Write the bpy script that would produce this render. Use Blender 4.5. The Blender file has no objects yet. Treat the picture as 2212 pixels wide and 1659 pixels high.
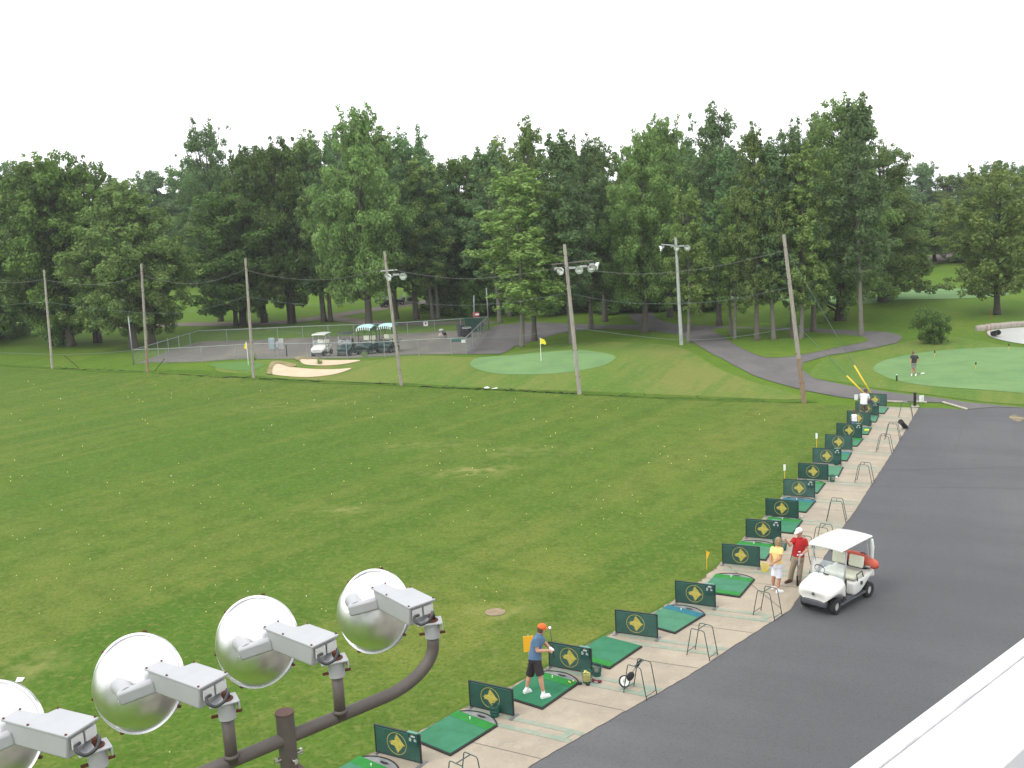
import bpy, bmesh, math, random
import numpy as np
from mathutils import Vector, Matrix, geometry
R=math.radians; rnd=random.Random(7)
SC=bpy.context.scene; COL=SC.collection
# ------------------------------------------------ camera model (photo measured on a 2212 x 1659 grid)
F=2236.; RHO=R(3.0); H=12.0; YH=440.
PIT=math.atan((829.5-YH)*math.cos(RHO)/F)
def ray(px,py):
    dx,dy=px-1106,py-829.5
    u=dx*math.cos(RHO)-dy*math.sin(RHO); v=dx*math.sin(RHO)+dy*math.cos(RHO)
    return Vector((u/F, math.cos(PIT)-v/F*math.sin(PIT), -math.sin(PIT)-v/F*math.cos(PIT)))
CAM=Vector((0,0,H))
BUMPS=[]
def hz(x,y):
    s=0.
    for bx,by,sx,sy,a in BUMPS:
        s+=a*math.exp(-((x-bx)/sx)**2-((y-by)/sy)**2)
    return s
def G(px,py,z=0.):
    r=ray(px,py); h=0
    for _ in range(12):
        t=(z+h-H)/r.z; h=hz(r.x*t,r.y*t)
    return Vector((r.x*t,r.y*t,z+h))
def atY(px,py,Y):
    r=ray(px,py); return CAM+r*(Y/r.y)
def atZ(px,py,z):
    r=ray(px,py); return CAM+r*((z-H)/r.z)
def atD(px,py,d):                      # depth along the optical axis
    return CAM+ray(px,py)*d
def _b(px,py,sx,sy,a):
    g=G(px,py); BUMPS.append((g.x,g.y,sx,sy,a))
_b(1180,790,11,6,.75); _b(650,795,12,5,.6); _b(470,792,7,5,.35); _b(1500,800,9,6,.35)
_b(1950,655,16,9,.6); _b(2080,560,30,20,1.2); _b(700,640,40,16,.8)
# ------------------------------------------------ materials
M={}
def rgb(*c): return (c[0],c[1],c[2],1)
def mat(name,col,rough=.6,metal=0.,var=.12,scale=6.,col2=None,bump=0.,bscale=40.,spec=.5,stretch=None,coat=0.,world=False,orand=0.):
    m=bpy.data.materials.new(name); m.use_nodes=True; n=m.node_tree; n.nodes.clear(); N=n.nodes.new; L=n.links.new
    o=N('ShaderNodeOutputMaterial'); b=N('ShaderNodeBsdfPrincipled'); L(b.outputs[0],o.inputs[0])
    b.inputs['Roughness'].default_value=rough; b.inputs['Metallic'].default_value=metal
    b.inputs['Specular IOR Level'].default_value=spec; b.inputs['Coat Weight'].default_value=coat
    if world: src=N('ShaderNodeNewGeometry').outputs['Position']
    else: src=N('ShaderNodeTexCoord').outputs['Object']
    if stretch:
        mp=N('ShaderNodeMapping'); mp.inputs['Scale'].default_value=stretch; L(src,mp.inputs[0]); src=mp.outputs[0]
    nz=N('ShaderNodeTexNoise'); nz.inputs['Scale'].default_value=scale; nz.inputs['Detail'].default_value=5; nz.inputs['Roughness'].default_value=.65; L(src,nz.inputs[0])
    rp=N('ShaderNodeValToRGB'); rp.color_ramp.elements[0].position=.3; rp.color_ramp.elements[1].position=.7
    c2=col2 or tuple(min(1,c*(1+var)) for c in col); c1=tuple(c*(1-var) for c in col) if not col2 else col
    rp.color_ramp.elements[0].color=rgb(*c1); rp.color_ramp.elements[1].color=rgb(*c2)
    L(nz.outputs[0],rp.inputs[0]); L(rp.outputs[0],b.inputs['Base Color'])
    if orand:
        oi=N('ShaderNodeObjectInfo'); mr=N('ShaderNodeMapRange'); mr.inputs[3].default_value=1-orand; mr.inputs[4].default_value=1+orand; L(oi.outputs['Random'],mr.inputs[0])
        hs=N('ShaderNodeHueSaturation'); L(rp.outputs[0],hs.inputs['Color']); L(mr.outputs[0],hs.inputs['Value']); L(hs.outputs[0],b.inputs['Base Color'])
        m3=N('ShaderNodeMapRange'); m3.inputs[3].default_value=1.05; m3.inputs[4].default_value=.8; L(oi.outputs['Random'],m3.inputs[0]); L(m3.outputs[0],hs.inputs['Saturation'])
    if bump:
        n2=N('ShaderNodeTexNoise'); n2.inputs['Scale'].default_value=bscale; n2.inputs['Detail'].default_value=4; L(src,n2.inputs[0])
        bp=N('ShaderNodeBump'); bp.inputs['Strength'].default_value=bump; bp.inputs['Distance'].default_value=.02; L(n2.outputs[0],bp.inputs['Height']); L(bp.outputs[0],b.inputs['Normal'])
    M[name]=m; return m
def layered(name,layers,base,rough=.9,bump=.3,bscale=25.,spots=()):
    """base colour then noise-driven layers: (colour, scale, lo, hi, stretch, amount, rotation)"""
    m=bpy.data.materials.new(name); m.use_nodes=True; n=m.node_tree; n.nodes.clear(); N=n.nodes.new; L=n.links.new
    o=N('ShaderNodeOutputMaterial'); b=N('ShaderNodeBsdfPrincipled'); L(b.outputs[0],o.inputs[0]); b.inputs['Roughness'].default_value=rough
    b.inputs['Specular IOR Level'].default_value=.04
    g=N('ShaderNodeNewGeometry').outputs['Position']; cur=None
    for i,(c,sc,lo,hi,st,am,rot) in enumerate(layers):
        mp=N('ShaderNodeMapping'); mp.inputs['Rotation'].default_value=(0,0,R(rot)); L(g,mp.inputs[0])
        m2=N('ShaderNodeMapping'); m2.inputs['Scale'].default_value=st; m2.inputs['Location'].default_value=(13.7*i,5.1*i,0); L(mp.outputs[0],m2.inputs[0])
        nz=N('ShaderNodeTexNoise'); nz.inputs['Scale'].default_value=sc; nz.inputs['Detail'].default_value=6; nz.inputs['Roughness'].default_value=.62; L(m2.outputs[0],nz.inputs[0])
        mr=N('ShaderNodeMapRange'); mr.inputs[1].default_value=lo; mr.inputs[2].default_value=hi; mr.inputs[4].default_value=am; L(nz.outputs[0],mr.inputs[0])
        mx=N('ShaderNodeMix'); mx.data_type='RGBA'; L(mr.outputs[0],mx.inputs[0])
        if cur is None: mx.inputs[6].default_value=rgb(*base)
        else: L(cur,mx.inputs[6])
        mx.inputs[7].default_value=rgb(*c); cur=mx.outputs[2]
    for (cx,cy,rx,ry,am) in spots:          # worn or dry areas: soft ellipses broken up by noise
        mp=N('ShaderNodeMapping'); mp.vector_type='POINT'; mp.inputs['Location'].default_value=(-cx/rx,-cy/ry,0); mp.inputs['Scale'].default_value=(1/rx,1/ry,0); L(g,mp.inputs[0])
        ln=N('ShaderNodeVectorMath'); ln.operation='LENGTH'; L(mp.outputs[0],ln.inputs[0])
        mr=N('ShaderNodeMapRange'); mr.interpolation_type='SMOOTHSTEP'; mr.inputs[1].default_value=1.15; mr.inputs[2].default_value=.15; L(ln.outputs['Value'],mr.inputs[0])
        nz=N('ShaderNodeTexNoise'); nz.inputs['Scale'].default_value=1.5; nz.inputs['Detail'].default_value=5; L(g,nz.inputs[0])
        m5=N('ShaderNodeMapRange'); m5.inputs[1].default_value=.40; m5.inputs[2].default_value=.62; m5.inputs[4].default_value=am; L(nz.outputs[0],m5.inputs[0])
        mu=N('ShaderNodeMath'); mu.operation='MULTIPLY'; L(mr.outputs[0],mu.inputs[0]); L(m5.outputs[0],mu.inputs[1])
        mx=N('ShaderNodeMix'); mx.data_type='RGBA'; L(mu.outputs[0],mx.inputs[0]); L(cur,mx.inputs[6]); mx.inputs[7].default_value=rgb(.25,.25,.085); cur=mx.outputs[2]
    L(cur,b.inputs['Base Color'])
    n2=N('ShaderNodeTexNoise'); n2.inputs['Scale'].default_value=bscale; n2.inputs['Detail'].default_value=3; L(g,n2.inputs[0])
    bp=N('ShaderNodeBump'); bp.inputs['Strength'].default_value=bump; bp.inputs['Distance'].default_value=.03; L(n2.outputs[0],bp.inputs['Height']); L(bp.outputs[0],b.inputs['Normal'])
    M[name]=m; return m
def leafmat(name,c1,c2,trans=.3,rough=.6):
    m=bpy.data.materials.new(name); m.use_nodes=True; n=m.node_tree; n.nodes.clear(); N=n.nodes.new; L=n.links.new
    o=N('ShaderNodeOutputMaterial'); b=N('ShaderNodeBsdfPrincipled'); b.inputs['Roughness'].default_value=rough; b.inputs['Specular IOR Level'].default_value=.12
    t=N('ShaderNodeBsdfTranslucent'); mx=N('ShaderNodeMixShader'); mx.inputs[0].default_value=trans
    g=N('ShaderNodeNewGeometry'); rp=N('ShaderNodeValToRGB'); rp.color_ramp.elements[0].color=rgb(*c1); rp.color_ramp.elements[1].color=rgb(*c2); rp.color_ramp.elements[1].position=.95
    oi=N('ShaderNodeObjectInfo'); tc=N('ShaderNodeTexCoord'); nz=N('ShaderNodeTexNoise'); nz.inputs['Scale'].default_value=.45; nz.inputs['Detail'].default_value=2; L(tc.outputs['Object'],nz.inputs[0])
    ad=N('ShaderNodeMath'); ad.operation='MULTIPLY_ADD'; L(g.outputs['Random Per Island'],ad.inputs[0]); ad.inputs[1].default_value=.55
    m1=N('ShaderNodeMath'); m1.operation='MULTIPLY'; L(nz.outputs[0],m1.inputs[0]); m1.inputs[1].default_value=.45; L(m1.outputs[0],ad.inputs[2]); L(ad.outputs[0],rp.inputs[0])
    hs=N('ShaderNodeHueSaturation'); L(rp.outputs[0],hs.inputs['Color'])
    a2=N('ShaderNodeMapRange'); L(oi.outputs['Random'],a2.inputs[0]); a2.inputs[3].default_value=.492; a2.inputs[4].default_value=.512; L(a2.outputs[0],hs.inputs['Hue'])
    a3=N('ShaderNodeMapRange'); L(oi.outputs['Random'],a3.inputs[0]); a3.inputs[3].default_value=.8; a3.inputs[4].default_value=1.25; L(a3.outputs[0],hs.inputs['Value'])
    L(hs.outputs[0],b.inputs['Base Color']); L(hs.outputs[0],t.inputs[0]); L(b.outputs[0],mx.inputs[1]); L(t.outputs[0],mx.inputs[2]); L(mx.outputs[0],o.inputs[0])
    M[name]=m; return m
def clear_mat(name,tint,alpha,rough=.25):
    m=bpy.data.materials.new(name); m.use_nodes=True; n=m.node_tree; n.nodes.clear(); N=n.nodes.new; L=n.links.new
    o=N('ShaderNodeOutputMaterial'); b=N('ShaderNodeBsdfPrincipled'); b.inputs['Base Color'].default_value=rgb(*tint); b.inputs['Roughness'].default_value=rough; b.inputs['Specular IOR Level'].default_value=.2
    t=N('ShaderNodeBsdfTransparent'); mx=N('ShaderNodeMixShader'); mx.inputs[0].default_value=alpha
    L(t.outputs[0],mx.inputs[1]); L(b.outputs[0],mx.inputs[2]); L(mx.outputs[0],o.inputs[0]); M[name]=m; return m
def meshwire_mat(name,col,cell,cover):
    m=bpy.data.materials.new(name); m.use_nodes=True; n=m.node_tree; n.nodes.clear(); N=n.nodes.new; L=n.links.new
    o=N('ShaderNodeOutputMaterial'); b=N('ShaderNodeBsdfPrincipled'); b.inputs['Base Color'].default_value=rgb(*col); b.inputs['Roughness'].default_value=.5
    t=N('ShaderNodeBsdfTransparent'); mx=N('ShaderNodeMixShader'); tc=N('ShaderNodeTexCoord'); sp=N('ShaderNodeSeparateXYZ'); L(tc.outputs['Object'],sp.inputs[0])
    outs=[]
    for sg in (1,-1):
        a=N('ShaderNodeMath'); a.operation='MULTIPLY_ADD'; L(sp.outputs[2],a.inputs[0]); a.inputs[1].default_value=sg; L(sp.outputs[0],a.inputs[2])
        d=N('ShaderNodeMath'); d.operation='DIVIDE'; L(a.outputs[0],d.inputs[0]); d.inputs[1].default_value=cell
        f=N('ShaderNodeMath'); f.operation='FRACT'; L(d.outputs[0],f.inputs[0])
        l=N('ShaderNodeMath'); l.operation='LESS_THAN'; L(f.outputs[0],l.inputs[0]); l.inputs[1].default_value=cover; outs.append(l.outputs[0])
    q=N('ShaderNodeMath'); q.operation='MAXIMUM'; L(outs[0],q.inputs[0]); L(outs[1],q.inputs[1]); L(q.outputs[0],mx.inputs[0])
    L(t.outputs[0],mx.inputs[1]); L(b.outputs[0],mx.inputs[2]); L(mx.outputs[0],o.inputs[0]); M[name]=m; return m

Z1=(1,1,1)
layered('range_grass',[((.070,.145,.019),.03,.44,.58,(1,.6,1),.85,20),((.175,.195,.042),.045,.49,.63,(1,.45,1),.85,-20),((.066,.132,.018),.34,.46,.56,(1,.035,1),.6,38),((.165,.190,.042),.30,.50,.60,(1,.04,1),.55,38),((.075,.140,.019),.30,.50,.60,(1,.05,1),.45,-52),((.055,.105,.015),.9,.45,.68,Z1,.6,0),((.185,.20,.060),4.0,.50,.68,Z1,.65,0),((.045,.085,.012),9,.48,.66,Z1,.65,0)],(.104,.162,.027),spots=[(g_.x,g_.y,rx,ry,am) for (px,py,rx,ry,am) in ((1022,1018,2.8,1.3,.75),(760,1100,2.0,.8,.6),(910,962,3.6,1.6,.35),(1118,975,3.6,1.8,.35),(620,880,7,2.5,.25),(1075,1322,1.6,.9,.5),(60,1440,1.6,1.6,.5)) for g_ in (G(px,py),)])
layered('rough_grass',[((0.073,0.146,0.018),.05,.42,.6,Z1,.8,0),((0.151,0.213,0.034),.2,.5,.7,(1,.3,1),.7,10),((0.062,0.123,0.016),1.2,.45,.7,Z1,.5,0),((0.168,0.224,0.045),6,.5,.75,Z1,.55,0),((0.050,0.101,0.013),14,.5,.72,Z1,.45,0)],(0.103,0.179,0.022))
layered('mown_grass',[((0.185,0.196,0.056),.12,.42,.62,(1,.4,1),.8,0),((0.078,0.162,0.029),.45,.47,.60,(1,.10,1),.75,25),((0.213,0.235,0.073),3,.5,.72,Z1,.6,0),((0.067,0.123,0.022),12,.5,.72,Z1,.4,0)],(0.112,0.185,0.034))
layered('green_turf',[((.17,.28,.115),.3,.45,.60,(1,.2,1),.8,70),((.115,.215,.09),.5,.45,.62,Z1,.6,0),((.19,.29,.14),4,.52,.75,Z1,.45,0)],(.150,.260,.105),bump=.1)
layered('concrete',[((.28,.25,.20),.5,.42,.65,Z1,.6,0),((.44,.385,.305),1.4,.5,.72,Z1,.6,0),((.20,.20,.16),2.2,.58,.76,(1,.5,1),.5,30),((.50,.45,.37),14,.56,.75,Z1,.5,0),((.23,.20,.16),9,.6,.8,Z1,.5,0)],(.37,.32,.25),bump=.2)
layered('asphalt',[((.150,.151,.156),.07,.42,.60,(1,.25,1),.8,25),((.098,.099,.104),.28,.45,.64,(1,.2,1),.55,-60),((.145,.143,.14),.7,.60,.78,(1,.2,1),.4,25),((.065,.065,.067),22,.5,.7,Z1,.5,0),((.18,.18,.18),34,.58,.75,Z1,.5,0),((.17,.16,.145),1.6,.70,.78,Z1,.35,0)],(.116,.117,.123),rough=.85,bump=.5,bscale=60)
layered('path_asphalt',[((.17,.16,.155),.3,.42,.62,Z1,.7,0),((.11,.105,.108),.7,.47,.66,(1,.3,1),.6,0),((.21,.20,.19),9,.55,.75,Z1,.5,0)],(.14,.132,.132),rough=.9)
layered('far_path',[((.22,.185,.155),.4,.45,.62,Z1,.7,0)],(.17,.145,.125))
layered('gravel',[((.22,.20,.165),.25,.45,.62,(1,.4,1),.8,0),((.11,.135,.06),.5,.58,.72,(1,.4,1),.7,0),((.19,.19,.19),3,.5,.7,Z1,.6,0),((.12,.075,.05),.6,.66,.76,Z1,.6,0)],(.155,.145,.13))
layered('sand',[((.62,.50,.36),.8,.45,.6,Z1,.7,0),((.42,.32,.20),2,.6,.75,Z1,.5,0)],(.56,.45,.32))
layered('dry_lip',[((.34,.28,.16),2,.4,.6,Z1,.8,0),((.08,.11,.03),1,.5,.7,Z1,.6,0)],(.24,.21,.10))
layered('bay_paint',[((.36,.33,.26),5,.38,.62,Z1,.85,0),((.19,.28,.22),1.5,.45,.7,Z1,.6,0)],(.245,.315,.25),bump=.1)
layered('soil_edge',[((.30,.24,.16),3,.45,.62,Z1,.8,0),((.07,.11,.02),6,.45,.6,Z1,.8,0)],(.13,.12,.05))
layered('dry_patch',[((.12,.17,.035),3,.40,.60,Z1,.75,0),((.15,.19,.045),.7,.42,.6,Z1,.7,0)],(.27,.26,.115))
layered('dark_grass',[((.06,.12,.016),.8,.4,.6,(1,.4,1),.9,0),((.12,.18,.03),3,.5,.7,Z1,.7,0)],(.078,.142,.020))
mat('joint',(.13,.115,.09),.95,world=True)
mat('asphalt_seam',(.072,.072,.074),.9,world=True)
mat('kerb_white',(.42,.39,.32),.8,var=.2,scale=4)
layered('worn_yellow',[((.11,.11,.11),1.6,.42,.56,Z1,.85,0),((.12,.115,.11),7,.45,.6,Z1,.5,0)],(.32,.26,.15))
mat('soil',(.20,.15,.09),.95,col2=(.32,.25,.16),scale=5,bump=.5)
mat('mat_green',(.009,.145,.058),.85,col2=(.028,.200,.098),scale=2.2,orand=.14,bump=.25,bscale=300)
mat('strip_green',(.008,.17,.018),.85,col2=(.016,.23,.03),scale=5,bump=.3,bscale=300)
mat('strip_blue',(.010,.12,.165),.85,col2=(.018,.17,.22),scale=5,bump=.3,bscale=300)
mat('rubber',(.016,.014,.015),.75,var=.4,scale=9)
mat('tray_grey',(.14,.15,.15),.6,col2=(.30,.31,.31),scale=4,var=.3)
mat('divider_green',(.010,.056,.042),.55,col2=(.024,.098,.078),scale=2.2,orand=.3,bump=.05)
mat('divider_edge',(.05,.20,.17),.5)
mat('divider_dark',(.012,.016,.017),.5)
mat('emblem_gold',(.33,.27,.04),.6,col2=(.56,.48,.11),scale=14)
mat('board_green',(.012,.060,.056),.4)
mat('board_top',(.11,.26,.22),.4)
mat('print_white',(.6,.62,.6),.6); mat('print_orange',(.55,.12,.02),.6)
mat('foot_steel',(.20,.20,.20),.5,metal=.3,var=.3)
mat('stand_green',(.045,.085,.075),.45,var=.3,scale=20)
mat('wood_pole',(.20,.175,.145),.85,col2=(.42,.38,.33),scale=3,stretch=(8,8,.7),bump=.3,orand=.12)
mat('wood_foot',(.18,.115,.075),.85,col2=(.34,.25,.17),scale=3,stretch=(8,8,.7),bump=.3)
mat('steel_pole',(.42,.44,.43),.5,metal=.2,var=.2,scale=2)
mat('galv',(.30,.33,.33),.45,metal=.4,var=.15)
mat('cable',(.10,.15,.14),.5); mat('cable_net',(.13,.13,.12),.7)
mat('guy_yellow',(.72,.53,.03),.45); mat('netting',(.012,.014,.012),.9,var=.4,scale=10)
mat('alu',(.68,.68,.67),.36,metal=1.,col2=(.90,.90,.91),scale=4,bump=.18,bscale=6)
mat('alu_rim',(.80,.81,.82),.25,metal=1.)
mat('lamp_grey',(.39,.40,.415),.42,var=.05,scale=4,spec=.5)
mat('lamp_label',(.66,.67,.66),.5)
mat('pipe_brown',(.105,.088,.080),.55,var=.15,scale=5,bump=.05)
mat('box_brown',(.10,.055,.045),.6,var=.2,scale=5)
mat('rust',(.10,.028,.015),.9,var=.4,scale=30); mat('black_cable',(.03,.033,.035),.5)
mat('parapet_white',(.60,.60,.61),.45,col2=(.68,.68,.69),scale=5)
layered('green_faint',[((.11,.18,.04),.5,.45,.62,Z1,.6,0)],(.10,.20,.06)); mat('seam_grey',(.50,.50,.52),.8,var=.2,scale=40); mat('deck_grey',(.13,.135,.14),.7)
mat('wall_tan',(.42,.38,.33),.9)
mat('cart_white',(.66,.66,.62),.3,var=.02,coat=.3); mat('cart_cream',(.66,.68,.54),.55,var=.04)
mat('cart_green',(.008,.035,.032),.3,coat=.3); mat('cart_dark',(.02,.022,.022),.5); mat('cart_grey',(.07,.075,.085),.6,var=.2)
mat('tyre',(.018,.018,.019),.8,var=.3,scale=12); mat('rim',(.62,.62,.60),.35,metal=.3)
mat('canopy_teal',(.36,.62,.57),.7); mat('canopy_dark',(.01,.085,.075),.7); mat('canopy_white',(.7,.75,.72),.7)
mat('windshield_frame',(.2,.2,.2),.4)
clear_mat('clear_plastic',(.70,.78,.82),.20); 
mat('red_bag',(.50,.075,.04),.6,col2=(.62,.12,.07),scale=5); mat('black_cloth',(.012,.012,.014),.8); mat('maroon',(.12,.012,.03),.7)
mat('bucket_green',(.018,.12,.085),.5); mat('bucket_teal',(.012,.10,.075),.5); mat('bucket_yellow',(.72,.60,.12),.5); 
mat('ball_yellow',(.72,.66,.20),.4,var=.03); mat('ball_white',(.85,.85,.80),.4,var=.03); mat('sign_yellow',(.85,.42,.015),.6,var=.05)
mat('flag_yellow',(.82,.70,.03),.7,var=.05); mat('flag_gold',(.8,.45,.02),.7); mat('white_paint',(.78,.80,.78),.5,var=.06); mat('black_paint',(.012,.012,.014),.4)
mat('cabinet_blue',(.30,.38,.40),.5); mat('dumpster',(.008,.055,.035),.6,var=.3); mat('red_paint',(.30,.02,.02),.5)
mat('stone',(.26,.22,.19),.9,col2=(.42,.38,.34),scale=3,bump=.5,bscale=6)
mat('bark',(.075,.065,.052),.95,col2=(.15,.135,.11),scale=3,stretch=(6,6,1),bump=.6,bscale=8)
mat('bark_pale',(.13,.12,.10),.95,col2=(.22,.21,.18),scale=3,stretch=(6,6,1),bump=.5,bscale=8)
mat('bark_dark',(.035,.03,.025),.95,col2=(.07,.06,.05),scale=3,stretch=(6,6,1),bump=.5,bscale=8)
mat('skin',(.52,.28,.19),.55,var=.06,scale=12); mat('skin_tan',(.44,.22,.14),.55,var=.06,scale=12)
mat('hair_brown',(.10,.055,.03),.8,var=.3,scale=60); mat('hair_blond',(.22,.14,.065),.75,col2=(.38,.27,.15),scale=40,stretch=(1,1,.2)); mat('hair_grey',(.14,.11,.09),.8)
mat('cap_orange',(.80,.13,.015),.7,var=.05); mat('cap_white',(.78,.77,.76),.7); mat('cap_navy',(.02,.02,.05),.7)
mat('shirt_blue',(.085,.165,.275),.85,var=.10,scale=8,bump=.25,bscale=14); mat('shirt_red',(.42,.012,.014),.85,var=.12,scale=7,bump=.25,bscale=14)
mat('shirt_yellow',(.82,.60,.24),.85,var=.06,scale=7,bump=.25,bscale=14); mat('shirt_white',(.76,.78,.82),.85,var=.04,bump=.25,bscale=12); mat('shirt_black',(.035,.032,.04),.85,bump=.2,bscale=12)
mat('shorts_black',(.022,.018,.022),.85,var=.2,bump=.25,bscale=14); mat('shorts_white',(.72,.74,.82),.85,var=.04,bump=.25,bscale=14); mat('shorts_camo',(.055,.05,.035),.85,col2=(.13,.11,.075),scale=9); mat('shorts_grey',(.24,.235,.215),.85,bump=.2); mat('denim',(.12,.17,.27),.85)
mat('khaki',(.33,.27,.19),.85,var=.08,bump=.25,bscale=10); mat('shoe_white',(.78,.78,.79),.5); mat('shoe_brown',(.075,.03,.022),.5); mat('glove',(.8,.8,.8),.6)
mat('dark_eye',(.02,.015,.012),.3); mat('chrome',(.75,.75,.77),.15,metal=1); mat('shaft_dark',(.03,.03,.03),.4)
# water
m=bpy.data.materials.new('water'); m.use_nodes=True; b=m.node_tree.nodes['Principled BSDF']; b.inputs['Base Color'].default_value=(.10,.12,.09,1); b.inputs['Roughness'].default_value=.04; b.inputs['Metallic'].default_value=.5
b.inputs['Base Color'].default_value=(.75,.76,.74,1); b.inputs['Roughness'].default_value=.35  # pale base colour paints the white sky reflection into the water
nz=m.node_tree.nodes.new('ShaderNodeTexNoise'); nz.inputs['Scale'].default_value=3; bp=m.node_tree.nodes.new('ShaderNodeBump'); bp.inputs['Strength'].default_value=.04
m.node_tree.links.new(nz.outputs[0],bp.inputs['Height']); m.node_tree.links.new(bp.outputs[0],b.inputs['Normal']); M['water']=m
meshwire_mat('chain_link',(.22,.27,.27),.075,.055)
meshwire_mat('chain_link_dense',(.40,.46,.49),.075,.19)
leafmat('leaf_maple',(0.050,0.110,0.024),(0.234,0.366,0.084),.35); leafmat('leaf_olive',(0.070,0.130,0.034),(0.270,0.384,0.114),.35); leafmat('leaf_yellow',(0.096,0.168,0.041),(0.324,0.444,0.126),.37)
leafmat('leaf_dark',(0.041,0.091,0.024),(0.180,0.294,0.072),.32); leafmat('leaf_blue',(0.055,0.118,0.048),(0.222,0.342,0.132),.35)
# ------------------------------------------------ objects
def tag(o,label,cat,group=None,kind=None):
    if label: o['label']=label
    if cat: o['category']=cat
    if group: o['group']=group
    if kind: o['kind']=kind
    return o
def thing(name,label,cat,loc=(0,0,0),rz=0,group=None):
    o=bpy.data.objects.new(name,None); o.empty_display_size=.2; COL.objects.link(o); o.location=loc; o.rotation_euler=(0,0,rz)
    return tag(o,label,cat,group)
def link(name,me,parent=None,loc=None,rz=None):
    o=bpy.data.objects.new(name,me); COL.objects.link(o)
    if parent: o.parent=parent
    if loc is not None: o.location=loc
    if rz is not None: o.rotation_euler=(0,0,rz)
    return o
def dup(root,loc=None,rz=None,label=None,scale=None,group=None):
    def cp(o,p):
        c=o.copy(); COL.objects.link(c)
        if p: c.parent=p
        for ch in KIDS.get(o,()): 
            d=cp(ch,c); KIDS.setdefault(c,[]).append(d)
        return c
    r=cp(root,None)
    if loc is not None: r.location=loc
    if rz is not None: r.rotation_euler=(0,0,rz)
    if scale is not None: r.scale=scale
    if label: r['label']=label
    if group: r['group']=group
    return r
KIDS={}
class MB:
    def __init__(s): s.v=[]; s.f=[]
    def add(s,v,f):
        k=len(s.v); s.v+= [tuple(p) for p in v]; s.f+=[tuple(i+k for i in q) for q in f]; return s
    def box(s,c,d,rot=None):
        c=Vector(c); vs=[]
        for x in (-1,1):
            for y in (-1,1):
                for z in (-1,1):
                    p=Vector((x*d[0]/2,y*d[1]/2,z*d[2]/2))
                    if rot is not None: p=rot@p
                    vs.append(c+p)
        return s.add(vs,[(0,1,3,2),(4,6,7,5),(0,4,5,1),(2,3,7,6),(0,2,6,4),(1,5,7,3)])
    def bar(s,a,b,w,h,up=(0,0,1)):
        a,b=Vector(a),Vector(b); d=(b-a); x=d.normalized(); y=Vector(up).cross(x)
        if y.length<1e-4: y=Vector((0,1,0)).cross(x)
        y.normalize(); z=x.cross(y); rot=Matrix((x,y,z)).transposed()
        return s.box((a+b)/2,(d.length,w,h),rot)
    def tube(s,pts,r,n=8,cap=True):
        pts=[Vector(p) for p in pts]; k=len(pts); rs=r if isinstance(r,(list,tuple)) else [r]*k
        rings=[]; ref=None
        for i,p in enumerate(pts):
            t=(pts[min(i+1,k-1)]-pts[max(i-1,0)]).normalized()
            if ref is None: ref=Vector((0,0,1)) if abs(t.z)<.9 else Vector((1,0,0))
            u=(ref-t*ref.dot(t)).normalized(); ref=u; w=t.cross(u)
            rings.append([p+(u*math.cos(2*math.pi*j/n)+w*math.sin(2*math.pi*j/n))*rs[i] for j in range(n)])
        s.loft(rings,cap)
        return s
    def loft(s,rings,cap=True,closed=True):
        n=len(rings[0]); v=[p for r in rings for p in r]; f=[]
        for i in range(len(rings)-1):
            for j in range(n if closed else n-1):
                a=i*n+j; b=i*n+(j+1)%n; f.append((a,b,b+n,a+n))
        if cap: f.append(tuple(reversed(range(n)))); f.append(tuple(range((len(rings)-1)*n,len(rings)*n)))
        return s.add(v,f)
    def cyl(s,a,b,r,n=16,r2=None): return s.tube([a,b],[r,r if r2 is None else r2],n)
    def lathe(s,prof,n=32,c=(0,0,0),axis=None):
        rot=Matrix.Identity(3)
        if axis is not None: rot=Vector((0,0,1)).rotation_difference(Vector(axis)).to_matrix()
        c=Vector(c); rings=[[c+rot@Vector((r*math.cos(2*math.pi*j/n),r*math.sin(2*math.pi*j/n),z)) for j in range(n)] for r,z in prof]
        return s.loft(rings,cap=False)
    def ell(s,c,r,n=14,m=9,rot=None):
        c=Vector(c); v=[]; 
        for i in range(1,m):
            th=math.pi*i/m
            for j in range(n):
                p=Vector((r[0]*math.sin(th)*math.cos(2*math.pi*j/n),r[1]*math.sin(th)*math.sin(2*math.pi*j/n),r[2]*math.cos(th)))
                if rot is not None: p=rot@p
                v.append(c+p)
        t=Vector((0,0,r[2])); 
        if rot is not None: t=rot@t
        v+= [c+t,c-t]; a=len(v)-2; f=[]
        for i in range(m-2):
            for j in range(n): f.append((i*n+j,(i+1)*n+j,(i+1)*n+(j+1)%n,i*n+(j+1)%n))
        for j in range(n): f.append((a,j,(j+1)%n)); f.append((a+1,(m-2)*n+(j+1)%n,(m-2)*n+j))
        return s.add(v,f)
    def prism(s,poly,axis,a,b):
        """polygon in the two other axes, extruded along axis index from a to b"""
        def P(p,h):
            q=[p[0],p[1]]; q.insert(axis,h); return tuple(q)
        n=len(poly); v=[P(p,a) for p in poly]+[P(p,b) for p in poly]
        f=[tuple(range(n)),tuple(reversed(range(n,2*n)))]+[(i,i+n,(i+1)%n+n,(i+1)%n) for i in range(n)]
        return s.add(v,f)
    def obj(s,name,m,parent=None,smooth=False,bevel=0,sub=0,sharp=None,off=None):
        me=bpy.data.meshes.new(name); vs=s.v
        if off is not None: vs=[(p[0]-off[0],p[1]-off[1],p[2]-off[2]) for p in vs]
        me.from_pydata(vs,[],s.f); me.materials.append(M[m] if isinstance(m,str) else m)
        bm=bmesh.new(); bm.from_mesh(me); bmesh.ops.recalc_face_normals(bm,faces=bm.faces[:]); bm.to_mesh(me); bm.free()
        if smooth:
            me.shade_smooth()
            if sharp: me.set_sharp_from_angle(angle=R(sharp))
        o=link(name,me,parent)
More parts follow.
